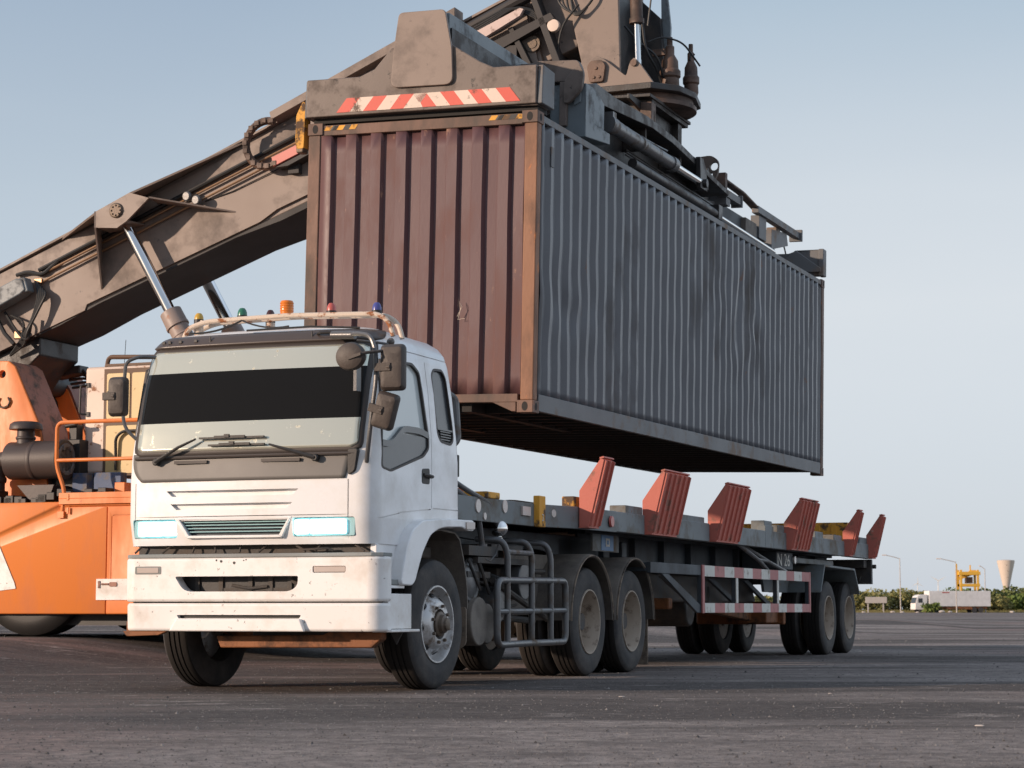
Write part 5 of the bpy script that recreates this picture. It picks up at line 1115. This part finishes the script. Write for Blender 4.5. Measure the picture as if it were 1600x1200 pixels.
for i in range(6): q=R(60*i); b.box(-6.93,-6.905,4.72+.17*math.cos(q)-.02,4.72+.17*math.cos(q)+.02,2.53+.17*math.sin(q)-.03,2.53+.17*math.sin(q)+.03)
b.o('cleaner_end_cap',M['crail'],ac)
b=B(); b.cyl((-7.55,4.72,2.68),(-7.55,4.72,2.95),.12,.11,28); b.lathe([(.122,0),(.13,.01),(.13,.03),(.122,.04)],(-7.55,4.72,2.80),(0,0,1),28); b.lathe([(0,.10),(.16,.10),(.205,.07),(.215,.02),(.215,0),(0,0)],(-7.55,4.72,2.93),(0,0,1),36); b.o('rain_cap',M['cleaner'],ac,ang=50)
b=B(); y=4.34
b.tube(bend([(-6.70,y-.05,1.80),(-6.70,y,2.10),(-6.83,y,2.42),(-6.83,y,2.97),(-5.55,y,2.97),(-5.5,y,2.3)],.10),.026,10); b.tube([(-6.83,y,2.49),(-5.5,y,2.49)],.024,10); b.box(-6.75,-6.66,4.26,4.31,1.76,1.84); b.o('hand_rail',M['orange'],stk)
b=B(); b.box(-7.2,-6.85,4.9,5.25,2.0,2.80); b.box(-7.05,-6.93,4.95,5.1,2.8,3.0); b.tube([(-7.1,4.95,2.98),(-6.9,4.9,3.0)],.03,8)
for i in range(22): 
    x=-8.0+random.random()*1.9; z=1.98+random.random()*.12; b.box(x,x+.12,4.5,4.7,z-.05,z+.05)
b.box(-7.9,-6.7,5.05,5.2,1.9,2.35); b.o('engine_clutter',M['black'],stk,bev=.01)
b=B(); b.box(-6.92,-6.70,4.85,5.0,2.07,2.36); b.box(-6.60,-6.2,4.85,5.0,2.07,2.36); o=b.o('blue_deck_boxes',paint('worn_blue_paint',(.06,.10,.19),rough=.6,dirt=(.2,.17,.14),cov=.3,dscale=6),stk,bev=.008)
b=B(); b.box(-6.2,-6.05,4.7,4.9,2.07,2.22); b.o('orange_deck_block',M['orange'],stk,bev=.01)
# operator cab
b=B(); b.box(-6.92,-4.6,5.10,6.6,2.36,3.76); oc=b.o('operator_cab',M['cabwhite'],stk,bev=.05,seg=3)
b=B(); b.box(-6.62,-4.9,5.085,5.1,2.30,3.72); b.o('door_frame',M['cabframe'],oc)
for x0,x1,z0,z1 in ((-6.575,-6.23,3.06,3.66),(-6.20,-5.3,3.06,3.66),(-6.575,-5.3,2.36,2.98)):
    b=B(); b.prism(rnd([(x0,z0),(x1,z0),(x1,z1),(x0,z1)],.03),'y',5.076,5.09); b.o('cab_pane',M['cream'],oc,bev=.004)
b=B(); b.tube(bend([(-6.40,5.05,2.40),(-6.40,5.03,2.82),(-6.3,5.03,2.9),(-5.8,5.03,2.9)],.08),.02,8); b.tube(bend([(-6.86,5.10,3.52),(-6.95,5.05,3.52),(-6.96,5.05,3.14),(-6.86,5.10,3.14)],.04),.014,8); b.box(-6.89,-6.84,5.08,5.11,3.49,3.55); b.box(-6.89,-6.84,5.08,5.11,3.11,3.17); b.box(-6.555,-6.54,5.06,5.08,3.35,3.43); b.o('cab_grab_bar',M['black'],oc)
b=B(); b.tube(bend([(-6.63,5.15,3.72),(-6.60,5.15,3.885),(-5.2,5.15,3.83),(-5.1,5.15,3.7)],.06),.03,8); b.box(-6.62,-4.9,5.12,5.2,3.76,3.79); b.o('roof_bar',M['cabframe'],oc)
b=B(); b.tube([(-6.58,5.5,3.78),(-6.56,5.5,4.15)],.004,5); b.o('thin_aerial',M['black'],oc)

# ---------------------------------------------------------------- the far edge of the yard
def at(px,Y,z=0): return Vector(((px-800)/3350*Y,Y,z))
Yf=400
p=at(1366,Yf); s=thing('blank_sign_board','low blank white sign board on two posts at the yard edge','sign',p)
b=B(); b.box(-2.0,2.0,-.06,.06,1.75,2.9); b.o('board',M['pole'],s,bev=.02)
for x in (-1.5,1.35): b=B(); b.box(x-.11,x+.11,.06,.22,0,2.6); b.o('post',M['pole'],s)
# far lorry, seen three quarters from its front
p=at(1419,Yf-6); lor=thing('box_lorry','small distant white lorry with a long pale box body','lorry',p,-R(79))
b=B(); b.prism(rnd([(0,.55),(.05,1.6),(.45,2.95),(1.0,3.25),(2.3,3.3),(2.3,.55)],.1),'x',0,2.45); b.o('cab',M['bwhite'],lor,bev=.05)
b=B(); b.prism([(.04,1.75),(.40,2.75),(.36,2.75),(.0,1.75)],'x',.12,2.33); b.o('windscreen',M['winddark'],lor)
b=B(); b.box(2.45,2.47,.6,1.4,1.8,2.6); b.o('side_window',M['winddark'],lor)
b=B(); b.box(-.02,2.5,2.7,14.6,1.15,3.95); b.o('box_body',M['bwhite'],lor,bev=.04)
b=B(); b.box(2.5,2.52,5.2,6.6,3.55,3.75); b.o('red_marking',M['red'],lor)
b=B(); b.box(.3,2.2,.6,14.0,.75,1.12); b.box(2.3,2.45,6.0,11.0,.6,1.1); b.o('chassis',M['axle'],lor)
for y in (1.2,4.2,11.4,12.7):
    for x in (.0,2.1): b=B(); b.cyl((x,y,.5),(x+.32,y,.5),.5,.5,20); b.o('wheel',M['tyre'],lor)
def lamp(px,h,Yd,arm,label):
    s=thing('street_lamp',label,'street lamp',at(px,Yd),0,'street lamps along the yard edge')
    b=B(); b.tube([(0,0,0),(0,0,h)],[.11,.07],8); b.tube(bend([(0,0,h-.1),(arm*.5,0,h+.25),(arm,0,h+.5)],.5),.07,6); b.o('pole',M['pole'],s)
    b=B(); x0=arm; b.box(min(x0,x0*1.35),max(x0,x0*1.35),-.12,.12,h+.46,h+.62); b.o('lamp_head',M['cabwhite'],s,bev=.04)
lamp(1404,9.6,380,-2.3,'pale street lamp nearest the trailer, with its arm to the left')
lamp(1491,9.2,390,-2.6,'pale street lamp standing in front of the far white lorry')
lamp(1536,8.0,395,-.8,'pale street lamp with short arm below the water tower')
# water tower
s=thing('water_tower','pale concrete water tower shaped like a funnel above the bushes','water tower',at(1569,1000))
b=B(); b.lathe([(0,-2),(1.45,-2),(1.38,9.5),(1.6,11.5),(4.05,22.6),(4.05,23.2),(2,23.5),(0,23.6)],(0,0,0),(0,0,1),36); b.o('tower_shell',M['concrete'],s)
b=B()
for z,x in ((21.3,-.3),(18.6,.2),(15.7,.1),(11.2,.4)): b.box(x-.3,x+.3,-1.5-(max(0,z-11.5))*.222,-1.0,z-.5,z+.5)
b.o('window_openings',M['cabframe'],s)
# gantry crane
s=thing('gantry_crane','distant yellow port gantry crane above the bushes behind the lorry','crane',at(1510,900))
b=B()
for x in (-3.6,3.4):
    for y in (-3,3): b.box(x-.45,x+.45,y-.4,y+.4,0,17)
b.box(-4.2,4.2,-3.5,-2.6,10,11.2); b.box(-4.2,4.2,2.6,3.5,10,11.2); b.box(-4.6,4.4,-3.6,3.6,14.8,16.2); b.o('portal_frame',M['crane'],s,bev=.1)
b=B(); b.prism([(-5.2,13.4),(1.3,17.0),(3.6,16.6),(3.6,15.6),(-4.4,12.6)],'y',-.9,.9); b.box(-5.2,-4.6,-.6,.6,0,19.5); b.box(.7,1.1,-.5,.5,16,19.0); b.o('boom_frame',M['crane'],s)
b=B(); b.box(-1.2,1.6,-1.4,1.4,11.4,14); b.box(-.6,.8,-1.6,1.6,8,9.4); b.o('machine_house',M['cabframe'],s)
def turbine(px,Y,h,r,rot,label):
    s=thing('wind_turbine',label,'wind turbine',at(px,Y),0,'far wind turbines')
    b=B(); b.tube([(0,0,0),(0,0,h)],[r*.07,r*.045],10); b.o('tower',M['bwhite'],s)
    for k in range(3):
        q=R(rot+120*k); d=Vector((math.sin(q),0,math.cos(q))); n=Vector((d.z,0,-d.x))
        b=B(); o=Vector((0,-r*.08,h)); P=[o-n*r*.03,o+n*r*.05,o+d*r*.3+n*r*.07,o+d*r,o+d*r*.3-n*r*.02]
        k_=len(P); b.mesh(P+[q_+Vector((0,-r*.03,0)) for q_ in P],[tuple(range(k_)),tuple(range(2*k_-1,k_-1,-1))]+[(i,(i+1)%k_,k_+(i+1)%k_,k_+i) for i in range(k_)]); b.o('blade',M['bwhite'],s)
    b=B(); b.cyl((0,-r*.12,h),(0,r*.15,h),r*.05); b.o('hub',M['bwhite'],s)
turbine(1463,3000,40,13,60,'white wind turbine rising right behind the lorry box, wider blades'); turbine(1431,3600,44,12,0,'faint white wind turbine above the cab of the far lorry')
# bushes along the edge
def foliage(name,a,c,d):
    return paint(name,a,c,rough=.85,scale=.8,amt=1,dirt=d,cov=.3,dscale=1.6,dsoft=.06,bump=0,spec=.2)
FM=[foliage('olive_foliage',(.25,.235,.09),(.17,.175,.06),(.33,.29,.13)),foliage('dark_foliage',(.16,.18,.065),(.11,.135,.045),(.22,.22,.09)),foliage('fresh_foliage',(.15,.21,.05),(.10,.14,.04),(.21,.23,.08))]
def bush(px,Y,wd,ht,mat,label,n=520,group='bushes along the yard edge',name='bush',seed=0):
    rng=random.Random(seed); p=at(px,Y); s=thing(name,label,'bush',p,0,group)
    b=B(); blobs=[(rng.uniform(-.38,.38)*wd,rng.uniform(-.25,.25)*wd,rng.uniform(.34,.74)*ht,rng.uniform(.22,.36)) for _ in range(11)]+[(x*wd,0,.28*ht,.3) for x in (-.3,0,.3)]
    for i in range(n):
        bx,by,bz,br=rng.choice(blobs); d=Vector((rng.gauss(0,1),rng.gauss(0,1),rng.gauss(0,1))).normalized()*rng.uniform(.6,1.0)
        c=Vector((bx+d.x*br*wd*.8,by+d.y*br*wd*.7,max(.1,bz+d.z*br*ht*.95))); q=rng.uniform(.22,.46)
        u=Vector((rng.gauss(0,1),rng.gauss(0,1),rng.gauss(0,.7))).normalized(); v=u.orthogonal().normalized(); v=(Matrix.Rotation(rng.uniform(0,6),3,u)@v)
        b.f([c-u*q,c+v*q*.6,c+u*q,c-v*q*.6])
    b.o('crown',FM[mat],s,flat=True)
    b=B()
    for k in range(4):
        x=rng.uniform(-.2,.2)*wd; b.tube([(x,0,0),(x*1.3,rng.uniform(-.3,.3),ht*.35),(x*1.6+rng.uniform(-.4,.4),0,ht*.7)],[.10,.07,.03],6)
    b.o('stems',M['cabframe'],s)
i=0
BL=['olive scrub bush at the yard edge, {}','dark green scrub bush at the yard edge, {}','bright green scrub bush at the yard edge, {}']
for px,Y,wd,ht,mt,wh in ((1150,430,11,3.4,0,'seen through the frame under the trailer'),(1215,432,11,3.6,0,'behind the rear trailer wheels'),(1285,428,11,3.9,0,'hidden partly by the trailer tail'),(1350,426,9.5,4.3,0,'just right of the trailer tail'),
    (1385,432,9.5,4.9,0,'right of the low sign board'),(1418,428,9,4.6,0,'behind the cab of the far lorry'),(1447,440,9,4.5,1,'above the front of the lorry box'),(1475,440,9,4.7,1,'above the middle of the lorry box'),(1503,438,9,5.2,2,'under the yellow crane'),
    (1533,430,9,4.3,0,'behind the lamp with the short arm'),(1556,425,9,5.1,1,'left under the water tower'),(1580,428,10,5.6,1,'right under the water tower'),(1600,420,9,4.2,2,'right of the water tower'),(1548,412,7,3.2,0,'low, right behind the lorry tail'),(1628,424,10,5.2,1,'cut by the right picture edge')):
    bush(px,Y,wd,ht,mt,BL[mt].format(wh),seed=i,n=1900); i+=1
bush(1452,Yf-9,3.4,1.75,2,'small bright green bush in front of the far lorry',n=260,seed=99,group=None,name='small_bush')
# dry grass tufts along the edge: nobody could count them
b=B(); rng=random.Random(4)
for k in range(5200):
    x=rng.uniform(40,112); y=rng.uniform(398,424); h=rng.uniform(.15,.7)*(1.0 if y>404 else .6); q=rng.uniform(-.2,.2); wv=rng.uniform(.05,.14)
    b.f([(x-wv,y,0),(x+wv,y,0),(x+q,y+rng.uniform(-.1,.1),h)])
tag(b.o('grass_tufts',paint('dry_grass_blades',(.15,.14,.045),(.24,.19,.08),rough=.9,scale=.3,amt=1,bump=0),flat=True),'strip of dry grass along the far edge of the yard','grass',kind='stuff')
def rock(name,loc,sz,mat,label,cat,group,seed):
    rng=random.Random(seed); b=B(); b.sphere((0,0,0),1,6,.6)
    for v in b.bm.verts: v.co=v.co*(1+.35*noise.noise(v.co*1.7+Vector((seed*3,0,0))))
    o=b.o(name,mat,ang=25); o.scale=sz; o.location=loc; o.rotation_euler=(0,0,rng.uniform(0,3)); tag(o,label,cat,group)
for k,(px,Y,sz,wh) in enumerate(((1391,392,.55,'left of the foot of the lamp nearest the trailer'),(1407,388,.45,'right at the foot of the lamp nearest the trailer'),(1430,386,.4,'in front of the lorry cab'),(1468,388,.8,'widest one, below the lorry box'),(1481,386,.6,'beside the widest stone'),(1577,388,.6,'below the water tower'),(1346,390,.4,'beside the trailer tail'))):
    rock('stone',at(px,Y,sz*.25),(sz*.9,sz*.6,sz*.5),M['stone'],'pale stone at the yard edge, '+wh,'stone','stones along the yard edge',k)
for k,(px,py,sz,wh) in enumerate(((1184,1018,0.030,'lying near the rear trailer wheels'),(1340,1018,0.027,'lying right of the last trailer wheel'),(970,1089,0.021,'lying on bare asphalt midway, before the rear truck wheels'),(1292,1084,0.018,'lying right of the trailer on open asphalt'),(1522,1134,0.024,'lying near the lower right corner'),(748,1037,0.018,'lying dark beside the front wheel'))):
    Y=3350*CAMZ/(py-952); rock('litter_scrap',at(px,Y,.012),(sz*1.1,sz*.7,sz*.3),M['stone'],'pale scrap of litter '+wh,'litter','litter scraps on the asphalt',50+k)
